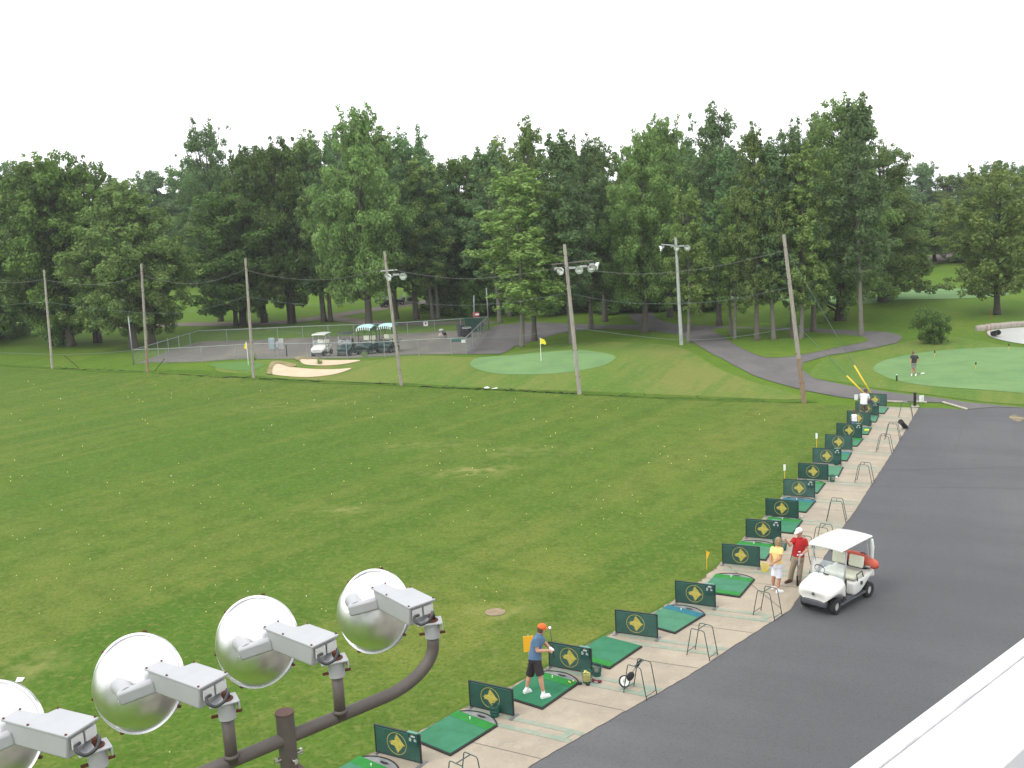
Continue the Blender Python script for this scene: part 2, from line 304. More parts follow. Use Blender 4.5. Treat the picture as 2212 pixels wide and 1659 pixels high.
        if parent is not None: KIDS.setdefault(parent,[]).append(o)
        if bevel:
            b=o.modifiers.new('b','BEVEL'); b.width=bevel; b.segments=2; b.limit_method='ANGLE'; b.angle_limit=R(35)
            me.shade_smooth(); me.set_sharp_from_angle(angle=R(50))
        if sub:
            b=o.modifiers.new('s','SUBSURF'); b.levels=sub; b.render_levels=sub; me.shade_smooth()
        return o
def spl(pts,k=6,closed=True):
    n=len(pts); out=[]
    for i in range(n if closed else n-1):
        if closed: a,b,c,d=[Vector(pts[(i+j-1)%n]) for j in range(4)]
        else: a,b,c,d=[Vector(pts[min(max(i+j-1,0),n-1)]) for j in range(4)]
        for q in range(k):
            t=q/k; out.append(.5*((2*b)+(c-a)*t+(2*a-5*b+4*c-d)*t*t+(3*b-a-3*c+d)*t**3))
    if not closed: out.append(Vector(pts[-1]))
    return out
def patch(name,poly,m,off,cell=1.5,kind='structure',raw=False):
    """flat sheet draped on the terrain inside a polygon of ground points"""
    poly=[Vector((p[0],p[1])) for p in poly]; n=len(poly)
    pts=[]
    for i in range(n):                          # split long edges
        a,b=poly[i],poly[(i+1)%n]; k=max(1,int((b-a).length/cell))
        pts+=[a.lerp(b,j/k) for j in range(k)]
    n=len(pts); xs=[p.x for p in pts]; ys=[p.y for p in pts]; inner=[]
    if cell<50:
        y=min(ys)+cell/2; row=0
        while y<max(ys):
            xi=[]
            for i in range(n):
                a,b=pts[i],pts[(i+1)%n]
                if (a.y>y)!=(b.y>y): xi.append(a.x+(y-a.y)/(b.y-a.y)*(b.x-a.x))
            xi.sort()
            for q in range(0,len(xi)-1,2):
                x=xi[q]+cell*.5
                while x<xi[q+1]-cell*.3: inner.append(Vector((x,y))); x+=cell
            y+=cell*.87; row+=1
    r=geometry.delaunay_2d_cdt(pts+inner,[(i,(i+1)%n) for i in range(n)],[],1,1e-4)
    mb=MB(); mb.v=[(p.x,p.y,hz(p.x,p.y)+off) for p in r[0]]; mb.f=[tuple(f) for f in r[2]]
    me=bpy.data.meshes.new(name); me.from_pydata(mb.v,[],mb.f)
    bm=bmesh.new(); bm.from_mesh(me); bmesh.ops.recalc_face_normals(bm,faces=bm.faces[:])
    if sum(f.normal.z for f in bm.faces)<0: bmesh.ops.reverse_faces(bm,faces=bm.faces[:])
    bm.to_mesh(me); bm.free(); me.materials.append(M[m]); me.shade_smooth()
    o=link(name,me)
    if kind: o['kind']=kind
    return o
def gp(pts,k=0):
    g=[G(*p) for p in pts]; g=[Vector((p.x,p.y,0)) for p in g]
    return spl(g,k) if k else g
# ------------------------------------------------ terrain and surfaces
xs=sorted(set([-500,-350,-250,-180,-130,-100,-80]+list(np.arange(-66,60,1.1).tolist())+[64,70,80,95,120,160,220,320,450,600]))
ys=sorted(set([-80,-40,-15,0,15,30,45]+list(np.arange(55,150,1.1).tolist())+[155,160,170,180,190,200,215,230,260,300,360,450,600,900,1500]))
mb=MB(); nx=len(xs)
mb.v=[(x,y,hz(x,y)) for y in ys for x in xs]; mb.f=[(j*nx+i,j*nx+i+1,(j+1)*nx+i+1,(j+1)*nx+i) for j in range(len(ys)-1) for i in range(nx-1)]
o=mb.obj('ground','rough_grass',smooth=True); o['kind']='structure'
EDGE=[(700,1700),(772.7,1641),(897.7,1583),(986.8,1537),(1138.4,1463),(1280,1386.6),(1316,1367.6),(1412.8,1322),(1448,1300),(1544.5,1227),(1556,1215),(1606,1160),(1651,1113),(1689,1071),(1721.7,1033),(1753,1000),(1781,970),(1804,944),(1824,917),(1842,896),(1866,880)]
ASPH=[(1090,1700),(1147.6,1655),(1280,1578.7),(1355,1536),(1398,1512.6),(1487,1462),(1621.5,1373.7),(1691,1330),(1708,1318),(1733.6,1278.7),(1777,1210.8),(1820,1140.8),(1844,1109.4),(1880,1052),(1928.8,976.4),(1984.6,881.8)]
# driving range turf: between the tee line and the net poles
rng=[(1866,880),(1741,872),(1252,855),(867,836),(548,820),(319,808),(113,800),(-400,775)]
g=gp(rng)+[Vector((-70,40,0)),Vector((-40,-5,0)),Vector((-8,2,0)),Vector((-9,14,0))]+[Vector((p.x,p.y,0)) for p in [G(*q) for q in EDGE[:-1]]]
patch('driving_range',g,'range_grass',.012,cell=2.2)
# longer dark grass at the foot of the net poles
top=[(-200,779),(113,796),(319,803),(548,815),(867,832),(1252,851),(1500,862),(1737,868)]
g=[Vector((p.x,p.y+.5,0)) for p in gp(top)]+[Vector((p.x,p.y-.35-.2*math.sin(i*2.1),0)) for i,p in enumerate(reversed(gp(top)))]
patch('grass_verge',spl(g,5),'dark_grass',.026,cell=1.2)
patch('fairway_bank',gp([(480,786),(560,779),(640,778),(800,779),(900,768),(1010,772),(1085,768),(1160,752),(1260,740),(1400,742),(1470,752),(1540,790),(1640,830),(1740,862),(1500,856),(1252,846),(1000,836),(867,828),(700,826),(548,810),(470,800)],4),'mown_grass',.02,cell=1.2)
patch('mown_surround',gp([(1750,812),(1790,775),(1880,757),(1960,738),(2060,728),(2180,748),(2300,760),(2600,800),(2600,900),(2260,878),(2120,868),(2000,852),(1900,840),(1830,828)],4),'mown_grass',.02,cell=2)
jr=random.Random(31); AJ=[]; ag=gp(ASPH)
for u,v in zip(ag[:-1],ag[1:]):
    k=max(1,int((v-u).length/.16)); n_=Vector((-(v-u).y,(v-u).x,0)).normalized()
    AJ+=[u.lerp(v,q/k)+n_*(jr.uniform(-.010,.012)+.006*math.sin(len(AJ)*.5+q)) for q in range(k)]
AJ.append(ag[-1])
conc=gp(EDGE)+gp([(1898,880)])+list(reversed(AJ))
patch('concrete_tee_line',conc,'concrete',.03,cell=60)
lot=[p+Vector((-.25,.12,0)) for p in gp(ASPH)]+gp([(2040,882.8),(2089,885.6),(2150,880),(2260,884),(2500,905)])+[Vector((60,52,0)),Vector((50,20,0)),Vector((22,-2,0)),Vector((3,2,0))]
patch('asphalt_lot',lot,'asphalt',.016,cell=60)
path=gp([(2500,905),(2260,884),(2150,880),(2089,885.6),(2036,871),(1984,869),(1916,868),(1851,863),(1817,859),(1741.5,845),(1664,824),(1626,810.7),(1581,787),(1540,765.7),(1496.6,739),(1468,723.5),(1424,717),(1382.8,713),(1320,711),(1261.8,713),(1203.5,721.6),(1153.7,736.8),(1110.5,749.8),(1082,764.9),(1010,765.5),(1011,752),(1056.5,712),(1070,703),(1153.7,696.5),(1240,700),(1315.8,703),(1387,702),(1374,697),(1360,686),(1363,678),(1391.5,663.3),(1439,653.6),(1478,644),(1492,646),(1458,661),(1417.5,670),(1408.8,679.5),(1424,691.4),(1456,701),(1480,701.8),(1539.8,705),(1593,707),(1696,709),(1768,711),(1834.8,714),(1853.6,715),(1911.5,717.4),(1939,723),(1949.7,730),(1939,740.6),(1888.4,752),(1791,768),(1735,784),(1733,800),(1760,819),(1834.8,834.5),(1920,848),(2022,860),(2090.6,870.3),(2212,881.4),(2500,898)])
patch('cart_path',path,'path_asphalt',.036,cell=1.6)
isl=gp([(1539.8,712),(1564.5,728.6),(1593,749),(1630,766),(1655,773),(1696,772.8),(1760,762),(1819,749.5),(1865,740.6),(1875.7,734.8),(1865,729),(1842,725.6),(1772.6,720),(1716.7,715),(1613.8,711)],3)
patch('grass_island',isl,'rough_grass',.055,cell=1.3)
kb=MB()
for a,b in (((1916.6,869),(1960,870)),((1975,869.5),(2002,870.5)),((2036,870.5),(2089,885.5))):
    p,q=G(*a),G(*b); kb.bar((p.x,p.y,.06),(q.x,q.y,.045),.13,.08)
kb.obj('kerb','kerb_white',bevel=.02)['kind']='structure'
def strip(name,pts,w,m,off,px=True):
    g=gp(pts) if px else pts; g=spl(g,4,False); L_=[];R_=[]
    for i,p in enumerate(g):
        t=(g[min(i+1,len(g)-1)]-g[max(i-1,0)]).normalized(); nn=Vector((-t.y,t.x,0)); L_.append(p+nn*w/2); R_.append(p-nn*w/2)
    return patch(name,L_+list(reversed(R_)),m,off,cell=1.6)
strip('far_cart_path',[(250,706),(330,704),(400,701),(470,700.5),(540,700),(600,697),(660,691),(720,682),(780,673),(850,662),(920,652),(1000,641),(1050,634)],3.6,'far_path',.03)
strip('narrow_path',[(690,683),(735,690),(800,697),(860,700),(930,700),(1000,697),(1062,699)],2.6,'far_path',.045)
strip('distant_path',[(1840,600),(1920,583),(1990,570),(2060,548),(2130,541),(2260,530)],4,'far_path',.03)
patch('gravel_yard',gp([(292,787),(320.6,782.8),(442.8,781),(560,776),(638,775),(760,774),(900,766),(1008,765),(1053,714),(1017.8,713.8),(937,717),(820.4,724.5),(708,727.6),(560,734),(434.6,738),(380,752)]),'gravel',.02,cell=1.5)
patch('putting_green',gp([(1886,797),(1911.5,779),(1988,763),(2090.6,753.5),(2175.8,751),(2290,756),(2400,775),(2440,805),(2400,840),(2300,853),(2212,850),(2124.7,843),(2005,834.5),(1937,822.6),(1903,810)],5),'green_turf',.035,cell=2)
patch('chipping_green',gp([(1015.6,786),(1028,775),(1060,771),(1109,768),(1170,762),(1240,757),(1294,761.6),(1324,768),(1328,776),(1300.7,790.8),(1240,803),(1175,809),(1089,809),(1045.7,802.7),(1022,794)],5),'green_turf',.035,cell=.9)
patch('golf_green',gp([(1560,642),(1650,634),(1760,630),(1900,628),(2050,624),(2130,626),(2180,634),(2150,641),(2050,646),(1950,648),(1880,656),(1800,654),(1700,650),(1600,648)],5),'green_turf',.035,cell=2)
patch('small_green',gp([(453,789),(480,784),(520,782),(555,784),(571,789),(545,795),(505,797),(470,795)],5),'green_faint',.035,cell=1)
B1=[(585,800),(590,790),(600,786),(627,792),(680,798),(725,798.7),(758.8,796.5),(742,804),(714,811),(672,815.5),(630,814.5),(590,809)]
B2=[(642,775),(655,775.5),(710,779),(778,779),(746,787),(703.7,790.5),(661,788.5),(648,781)]
for nm,B in (('sand_bunker',B1),('sand_bunker',B2)):
    patch(nm,gp(B,4),'sand',.05,cell=.8)
for B in ([(577,806),(579,793),(588,783),(604,781.5),(640,789),(628,793),(603,787),(591,791),(587,799),(588,808)],[(637,777),(640,772.5),(655,772.5),(690,777),(655,776.2),(648,779),(646,782)]):
    g=gp(B,4); mbp=patch('bunker_lip',g,'dry_lip',.085,cell=.6)
# pond with stone edging
patch('pond',gp([(2131,719),(2140,714.5),(2180,710),(2260,706),(2500,700),(2600,760),(2300,752),(2212,744),(2166,736),(2140,728)],3),'water',.04,cell=60)
rr=random.Random(3)
pts=[(2117,714),(2127,712.5),(2137,711),(2148,709.5),(2159,708.5),(2170,707.5),(2182,706.5),(2194,705.5),(2206,704.5),(2219,703.5)]
for i,p in enumerate(pts):
    g=G(*p); b=MB(); b.box((0,0,.12),(.62+.3*rr.random(),.6,.50+.1*rr.random()),Matrix.Rotation(rr.uniform(-.2,.2),3,'Z'))
    t=b.obj('edging_stone','stone',bevel=.12); t.location=g
    tag(t,'brown block of stone in the row edging the far side of the pond','stone','stones edging the pond')
g=G(2150,728); b=MB(); b.lathe([(.14,-.4),(.21,-.4),(.21,.5),(.14,.5),(.14,-.4)],20,c=(0,0,.3),axis=(0,-1,.25)); t=b.obj('drain_pipe','black_paint',smooth=True,sharp=40); t.location=g
tag(t,'dark drain pipe opening at the stone edge of the pond','pipe')
for p in ((2132,726),(2140,722),(2141,690)):
    g=G(*p); b=MB(); b.tube([(0,0,0),(0,0,.9)],.018,6); t=b.obj('hazard_stake','red_paint'); t.location=g
    tag(t,'thin red stake in the grass at the left end of the pond','stake','red stakes by the pond')
# concrete joints and painted bay lines
DV=[(812,1627,913.4,1652.7,1),(1014,1528,1113,1549.7,0),(1186,1441,1280,1459,1),(1330,1368.6,1421.7,1380.9,0),(1459.7,1302.8,1546,1313.7,1),(1560.4,1219,1642,1226.8,0),(1611.8,1162.4,1687,1168.6,1),(1654,1115,1725.4,1122,0),(1693,1071.8,1760.4,1076.8,1),(1725.3,1034.9,1788.7,1039,0),(1756,1000.7,1816.8,1004.8,1),(1783,970,1840.5,973.7,0),(1807.3,944,1861.8,948.5,1),(1828.3,916,1881,921.4,0),(1848,895,1898.2,899,1),(1866,876,1914.7,879.1,0)]
jb=MB(); pb=MB()
def quadstrip(b,a,c,w,z):
    a,c=Vector(a),Vector(c); t=(c-a).normalized(); n=Vector((-t.y,t.x,0))*w/2
    k=len(b.v); b.v+=[tuple(Vector((q.x,q.y,z))) for q in (a-n,a+n,c+n,c-n)]; b.f.append((k,k+1,k+2,k+3))
def hit_asph(p,d):
    g=gp(ASPH); best=None
    for a,c in zip(g[:-1],g[1:]):
        r=geometry.intersect_line_line_2d((p.x,p.y),(p.x+d.x*12,p.y+d.y*12),(a.x,a.y),(c.x,c.y))
        if r is not None: best=Vector((r.x,r.y,0)) if best is None else best
    return best
for i,(ax,ay,bx,by,_) in enumerate(DV):
    a,c=G(ax,ay),G(bx,by); d=(c-a).normalized(); n=Vector((-d.y,d.x,0)); e=hit_asph(a-n*.25,d)
    if e:
        for q in (.12,.52):
            s=a+d*.15-n*q; ee=hit_asph(s,d) or e; quadstrip(pb,s,ee-d*.04,.17,.036)
        if i in(0,1,2,3,4): quadstrip(pb,(hit_asph(a-n*.1,d) or e)-n*.0-d*.30,(hit_asph(a-n*.6,d) or e)-d*.30,.2,.0385)
    # a joint between bays
    mid=a-n*1.45-d*.9; e=hit_asph(mid,d)
    if e: quadstrip(jb,mid+d*.6,e-d*.02,.022,.034)
g=gp([(1552,1222),(1560,1240),(1640,1262),(1707,1318)]); quadstrip(jb,g[0]+Vector((.3,-.2,0)),g[3]+Vector((-.25,.1,0)),.03,.034)
jb.obj('concrete_joints','joint')['kind']='structure'; pb.obj('bay_lines','bay_paint')['kind']='structure'
# asphalt repair seam lines
sb=MB()
for a,c in (((2089,887),(2062,980)),((1880,1052),(2212,1056)),((1905,1017),(2212,1010))):
    quadstrip(sb,G(*a),G(*c),.025,.021)
sb.obj('asphalt_seams','asphalt_seam')['kind']='structure'
patch('worn_mark',gp([(2180,902),(2190,896),(2205,899),(2214,903),(2203,911),(2188,909)],3),'worn_yellow',.024,cell=60)

def ragged(name,pl,w0,w1,m,z,seed,step=.12,side=1):
    q=random.Random(seed); g=[Vector((p.x,p.y)) for p in gp(pl)]; P=[]
    for u,v in zip(g[:-1],g[1:]):
        k=max(1,int((v-u).length/step)); P+=[u.lerp(v,i/k) for i in range(k)]
    P.append(g[-1]); A=[];B=[]; ph=q.random()*6
    for i,p in enumerate(P):
        t=(P[min(i+1,len(P)-1)]-P[max(i-1,0)]).normalized(); n=Vector((-t.y,t.x))*side; k=q.random()*.6+.4*abs(math.sin(i*.31+ph)*math.sin(i*.097))
        A.append(p-n*.05); B.append(p+n*(w0+(w1-w0)*k))
    mb=MB(); mb.loft([[Vector((p.x,p.y,z)),Vector((r.x,r.y,z))] for p,r in zip(A,B)],cap=False,closed=False)
    o=mb.obj(name,m); o['kind']='structure'
    if o.data.polygons[0].normal.z<0: o.data.flip_normals()
ragged('worn_turf_edge',EDGE,.02,.17,'soil_edge',.0345,9,side=-1)
ragged('turf_edge',EDGE,.0,.08,'dark_grass',.0365,12,side=-1)
ORD=['first','second','third','fourth','fifth','sixth','seventh','eighth','ninth','tenth','eleventh','twelfth','thirteenth','fourteenth','fifteenth','sixteenth']
# ------------------------------------------------ bay dividers
EMB=[(1262,616),(1296,652),(1334,697),(1358,745),(1385,775),(1414,801),(1372,820),(1354,846),(1324,877),(1282,924),(1260,938),(1272,903),(1247,912),(1266,880),(1238,884),(1258,856),(1226,850),(1236,826),(1186,803),(1142,792),(1163,778),(1122,750),(1166,750),(1154,728),(1212,724),(1238,716),(1220,688),(1246,700),(1232,664),(1254,682),(1246,638),(1262,656)]
EMB=[((x-1262)/170*.25-.02,-((y-778)-.13*(x-1262))/180*.25+.375) for x,y in EMB]
def divider(board):
    t=thing('bay_divider','x','divider',group='green dividers between the driving range bays')
    b=MB().box((0,0,.375),(1.17,.036,.62)); b.obj('panel','divider_green',t,bevel=.004)
    b=MB().box((0,0,.700),(1.23,.05,.028)); b.box((-.60,0,.355),(.026,.05,.66)); b.box((.60,0,.355),(.026,.05,.66)); b.box((0,0,.052),(1.17,.045,.022))
    b.obj('frame','divider_dark',t,bevel=.003)
    b=MB().box((-.03,-.0205,.676),(1.10,.004,.012)); b.obj('edge_trim','divider_edge',t)
    for s in (-1,1):
        b=MB().box((s*.60,0,.009),(.10,.34,.018)); b.box((s*.60,0,.03),(.03,.1,.03)); b.obj('foot','foot_steel',t,bevel=.003)
    b=MB(); k=44
    rg=[[(-.02+r*math.cos(2*math.pi*i/k),y,.375+r*math.sin(2*math.pi*i/k)) for r,y in ((.262,-.018),(.262,-.0205),(.250,-.0205),(.250,-.018))] for i in range(k)]
    b.loft(rg+[rg[0]],cap=False); b.obj('emblem_ring','emblem_gold',t)
    b=MB().prism(EMB,1,-.0175,-.0215); b.obj('emblem','emblem_gold',t)
    if board:
        b=MB().box((.44,-.022,.585),(.25,.05,.30)); o=b.obj('notice_board','board_green',t,bevel=.004)
        MB().box((.44,-.024,.742),(.27,.07,.022)).obj('board_cap','board_top',o,bevel=.004)
        b=MB(); y=-.049
        r2=random.Random(5)
        for z,x0,x1 in ((.668,.40,.50),(.648,.395,.505),(.605,.350,.395),(.575,.345,.405),(.545,.345,.40),(.590,.475,.525),(.555,.475,.53)):
            x=x0
            while x<x1-.004:
                w=r2.uniform(.006,.013); b.box((x+w/2,y,z),(w,.003,.017+.006*r2.random())); x+=w+.003
        b.obj('printing','print_white',o); MB().box((.445,y,.705),(.03,.003,.014)).obj('printed_mark','print_orange',o)
    return t
protoD={0:divider(0),1:divider(1)}; used=set()
look={0:'plain green divider with gold bird emblem',1:'green divider with gold emblem and notice board'}
for i,(ax,ay,bx,by,br) in enumerate(DV):
    a,c=G(ax,ay,.03),G(bx,by,.03); mid=(a+c)/2; rz=math.atan2((c-a).y,(c-a).x)
    lab=f"{look[br]}, {ORD[i]} from the camera end"
    rz+=R(rnd.uniform(-1.2,1.2))
    if br in used: dup(protoD[br],mid,rz,lab).rotation_euler.x=R(rnd.uniform(-2,2))
    else: used.add(br); r=protoD[br]; r.location=mid; r.rotation_euler.z=rz; r['label']=lab
# ------------------------------------------------ hitting mats
MW,ML=1.27,1.6
def hmat(kind):
    t=thing('hitting_mat','x','mat',group='green hitting mats along the tee line')
    MB().box((0,0,.02),(MW,ML,.04)).obj('rubber_base','rubber',t,bevel=.008)
    far=kind in('far','both','blue'); near=kind in('near','both'); x0,x1=-MW/2+.012,MW/2-.045; y0,y1=-ML/2+.045,ML/2-.012
    ya=y0+(.27 if near else 0); yb=y1-(.30 if far else 0)
    MB().box(((x0+x1)/2,(ya+yb)/2,.045),(x1-x0,yb-ya,.012)).obj('turf','mat_green',t)
    if far: MB().box(((x0+x1)/2,(yb+y1)/2,.047),(x1-x0,y1-yb-.004,.014)).obj('tee_strip','strip_blue' if kind=='blue' else 'strip_green',t)
    if near: MB().box(((x0+x1)/2,(y0+ya)/2,.047),(x1-x0,ya-y0-.02,.014)).obj('tee_strip','strip_green',t)
    if far: MB().tube([(-.08,ML/2-.17,.05),(-.08,ML/2-.17,.115)],[.013,.016],8).obj('rubber_tee','white_paint',t)
    return t
def tray():
    t=thing('ball_tray','x','tray',group='half moon ball trays behind the mats'); k=22; s=.27; w=MW/2-.03
    rad=(w*w+s*s)/(2*s); an=math.asin(w/rad); arc=[(rad*math.sin(-an+2*an*i/k),rad*math.cos(-an+2*an*i/k)-(rad-s)) for i in range(k+1)]
    b=MB(); b.prism(arc,2,0,.018); b.obj('tray_floor','tray_grey',t)
    b=MB(); b.tube([(x,y,.024) for x,y in arc],.017,6); b.obj('rim','rubber',t,smooth=True)
    rr=random.Random(1)
    b=MB(); b.prism([( .16*math.cos(a)*rr.uniform(.6,1.1)+.02,.12+.055*math.sin(a)*rr.uniform(.6,1.1)) for a in [2*math.pi*i/14 for i in range(14)]],2,.018,.021); b.obj('dirt_stain','rubber',t)
    return t
tr=[((864,1674),None,'far',1),((1074.6,1570.5),(974,1634),'far',1),((1253,1476.8),(1170.8,1534.7),'far',1),((1388,1398.5),(1317,1446.8),'near',0),((1524.5,1329.5),(1458,1370.6),'blue',1),((1634.9,1248.8),(1594.8,1296.7),'both',1),((1676,1179),(1655.5,1211.8),'far',1),((1734.7,1126),(1714,1154),'far',1),((1763,1084),(1742,1108),'blue',1),((1783,1045.7),(1767.6,1066),'far',1),((1822.6,1009.7),(1811.8,1031),'plain',0),((1840.5,979),(1830.7,997),'blue',0),((1864.8,950),(1852.8,964.7),'far',0),((1883.8,925),(1875.6,940),'plain',0),((1899,899),(1892.8,913.5),'plain',0),((1919.4,882.7),(1911.7,893.5),'plain',0)]
pm_={}; pt=None; MATS=[]
desc={'far':'mat with bright green strip on its far side','near':'mat with bright green strip on its near side','both':'mat with bright green strips at both ends','blue':'mat with blue strip on its far side','plain':'plain green mat'}
for i,(T,B,kd,hastray) in enumerate(tr):
    T=G(*T,.03); 
    if B: B=G(*B,.03); u=(T-B).normalized()
    else: u=Vector((math.cos(R(50)),math.sin(R(50)),0))
    mid=(T+(T if not B else B))/2 if B else T-u*ML/2
    n=Vector((-u.y,u.x,0)); c=mid+n*MW/2; c.z=.03; rz=math.atan2(u.y,u.x)-math.pi/2
    lab=f"{desc[kd]}, {ORD[i]} from the camera end"
    if kd in pm_: m_=dup(pm_[kd],c,rz,lab)
    else: m_=pm_[kd]=hmat(kd); m_.location=c; m_.rotation_euler.z=rz; m_['label']=lab
    MATS.append((c,u,n))
    if hastray:
        lab=f"half moon tray at the far edge of the {ORD[i]} mat from the camera end"; loc=c+u*(ML/2+.006)
        if pt: dup(pt,loc,rz,lab)
        else: pt=tray(); pt.location=loc; pt.rotation_euler.z=rz; pt['label']=lab
# ------------------------------------------------ bag stands
def stand():
    t=thing('bag_stand','x','stand',group='green tube bag stands beside the asphalt'); hh=.78
    def U(y):
        c=[Vector((-.34,y,0)),Vector((-.20,y,hh-.05)),Vector((-.15,y,hh)),Vector((.15,y,hh)),Vector((.20,y,hh-.05)),Vector((.34,y,0))]
        return [c[0],c[1],c[1].lerp(c[2],.5)+Vector((-.008,0,.008)),c[2],c[3],c[3].lerp(c[4],.5)+Vector((.008,0,.008)),c[4],c[5]]
    for y in (0,.43): MB().tube(U(y),.0125,8).obj('frame','stand_green',t,smooth=True)
    MB().tube([(0,0,hh),(0,.43,hh)],.0125,8).obj('top_bar','stand_green',t,smooth=True)
    for s in (-1,1): MB().tube([(s*.33,0,.09),(s*.33,.43,.09)],.010,8).obj('side_bar','stand_green',t,smooth=True)
    return t
sp=stand(); first=True
SL=[('top',(985,1649),-42,'barely in view at the bottom edge beside the near mat'),('feet',(1347.4,1496),(1396.8,1512.6),'with the folded trolley leaning in it'),('feet',(1483.8,1414.5),(1533,1428),'next to the fourth mat from the camera end'),('feet',(1627,1328.4),(1673.5,1340.4),'in front of the woman in yellow'),('right',(1751,1219),-38,'behind the man in red and the cart'),('top',(1775,1139.5),-36,'just behind the white roof of the cart'),('feet',(1785.6,1126.4),(1826.8,1129),'first clear one beyond the cart'),('feet',(1847,1042.6),(1882.8,1045.7),'second clear one beyond the cart'),('feet',(1893,976.7),(1925,979),'third clear one beyond the cart'),('feet',(1912,949.4),(1942.8,951),'just in front of the leaning golf bag'),('feet',(1940.5,902.5),(1972,902.5),'farthest one, near the black post')]
for k,p,q,d in SL:
    if k=='feet':
        a,c=G(*p,.03),G(*q,.03); rz=math.atan2((c-a).y,(c-a).x); loc=(a+c)/2
        if rz>R(-20): rz=R(-24)
    elif k=='top': loc=atZ(*p,.81); loc.z=.03; rz=R(q)
    else:
        c=G(*p,.03); rz=R(q); loc=c-Vector((math.cos(rz),math.sin(rz),0))*.34
    lab='green tube bag stand '+d
    if first: sp.location=loc; sp.rotation_euler.z=rz; sp['label']=lab; first=False
    else: dup(sp,loc,rz,lab)
# ------------------------------------------------ balls, buckets and small things on the tee line
bp_=MB().ell((0,0,0),(.0225,.0225,.0225),10,7); by_=bp_.obj('range_ball','ball_yellow',smooth=True); by_.location=G(1160,1449,.0); 
BALL=by_.data; BW=bpy.data.meshes.new_from_object(by_); BW.materials.clear(); BW.materials.append(M['ball_white'])
tag(by_,'yellow ball lying beside the tee on the mat of the golfer in the orange cap','ball','range balls')
bx=G(1160,1460,.06); by_.location=Vector((bx.x,bx.y,.03+.052+.0225))
def ball(loc,lab,grp,white=False):
    o=link('range_ball',BW if white else BALL,None,loc); return tag(o,lab,'ball',grp)
for p in ((1229,1474.5),(1231.5,1476),(1238.5,1473)):
    g=G(*p,.08); ball((g.x,g.y,.105),'yellow ball in the small cluster at the right corner of the golfer mat','balls on the golfer mat')
for p in ((1731,1120),(1733,1119.5)):
    g=G(*p,.03); ball((g.x,g.y,.10),'pale ball on the far edge of the eighth mat','balls on the eighth mat',True)
def bucket(name,lab,loc,m,tilt=0,r=.13,hh=.27,full=False,cat='bucket',grp='ball buckets on the tee line'):
    t=thing(name,lab,cat,loc,rnd.uniform(0,6),grp)
    r0=r*.72; n=26; b=MB()
    if full:
        for i in range(n):
            a=2*math.pi*i/n; b.tube([(r0*math.cos(a),r0*math.sin(a),.01),(r*math.cos(a),r*math.sin(a),hh)],.0022,4)
        for q in (.15,.3,.45,.6,.75): rr=r0+(r-r0)*q; b.tube([(rr*math.cos(2*math.pi*i/24),rr*math.sin(2*math.pi*i/24),hh*q) for i in range(25)],.0022,4)
        b.lathe([(0,.006),(r0,.006),(r0,.016),(0,.016)],20); b.obj('basket','bucket_green',t)
    else:
        for i in range(n):
            a=2*math.pi*i/n; w=.012; c_,s_=math.cos(a),math.sin(a)
            b.bar((r0*c_,r0*s_,.01),(r*c_,r*s_,hh),w,.003,up=(c_,s_,0))
        for q in (.33,.66): rr=r0+(r-r0)*q+.001; b.tube([(rr*math.cos(2*math.pi*i/24),rr*math.sin(2*math.pi*i/24),hh*q) for i in range(25)],.0035,4)
        b.lathe([(0,.004),(r0,.004),(r0*1.02,.05),(r0*.98,.05),(r0*.97,.012),(0,.012)],24); b.obj('basket',m,t)
    b=MB(); b.tube([(r*math.cos(2*math.pi*i/28),r*math.sin(2*math.pi*i/28),hh) for i in range(29)],.008,6); b.obj('rim',m,t,smooth=True)
    b=MB(); b.tube([(r*math.cos(a)*.98,r*math.sin(a)*.45+(.07 if full else 0),hh+r*(.75 if full else .12)*math.sin(a)) for a in [math.pi*i/14 for i in range(15)]],.005,6); b.obj('handle',m,t,smooth=True)
    if tilt: t.rotation_euler.x=tilt
    return t
def gz(px,py,z=.03): g=G(px,py,0); return Vector((g.x,g.y,z))
bl=gz(1268,1477); bucket('ball_bucket','green wire bucket heaped with yellow balls at the right corner of the golfer mat',bl,'bucket_green',full=True,hh=.30,r=.125)
rr=random.Random(4)
for L_ in range(6):
    zz=.06+.03+L_*.046; rad=.09*(.72+.28*L_/6)+.008
    for i in range(9 if L_<5 else 6):
        a=2*math.pi*i/9+L_*.35; ball((bl.x+rad*math.cos(a)*(.55 if L_==5 else .92),bl.y+rad*math.sin(a)*(.55 if L_==5 else .92),zz+rr.uniform(-.008,.008)),'yellow ball heaped in the green wire bucket by the golfer','balls in the green wire bucket')
bucket('ball_bucket','dark green bucket standing just behind the full one',gz(1290,1462),'bucket_teal')
bucket('ball_bucket','teal bucket in front of the second divider',gz(1069,1550),'bucket_teal')
bucket('ball_bucket','pale yellow bucket beside the woman in yellow',gz(1652,1236),'bucket_yellow',hh=.25)
bucket('ball_bucket','green bucket on the mat edge behind the woman in yellow',gz(1692,1190),'bucket_teal')
bucket('ball_bucket','green bucket lying over in front of the seventh divider',gz(1670,1180,.15),'bucket_teal',tilt=1.2)
bucket('ball_bucket','dark green bucket in front of the eleventh divider',gz(1807,1006),'bucket_teal')
bucket('ball_bucket','dark green bucket right of the tenth divider',gz(1798,1042),'bucket_green')
bucket('ball_bucket','green bucket on the edge of the fourteenth divider, its rim turned over',gz(1878,921),'bucket_green')
t=thing('paper_cup','white paper cup near the dark green bucket on the eleventh mat','cup',gz(1807,1036)); MB().lathe([(0,0),(.03,0),(.042,.11),(.038,.11),(.028,.008),(0,.008)],16).obj('cup','white_paint',t,smooth=True)
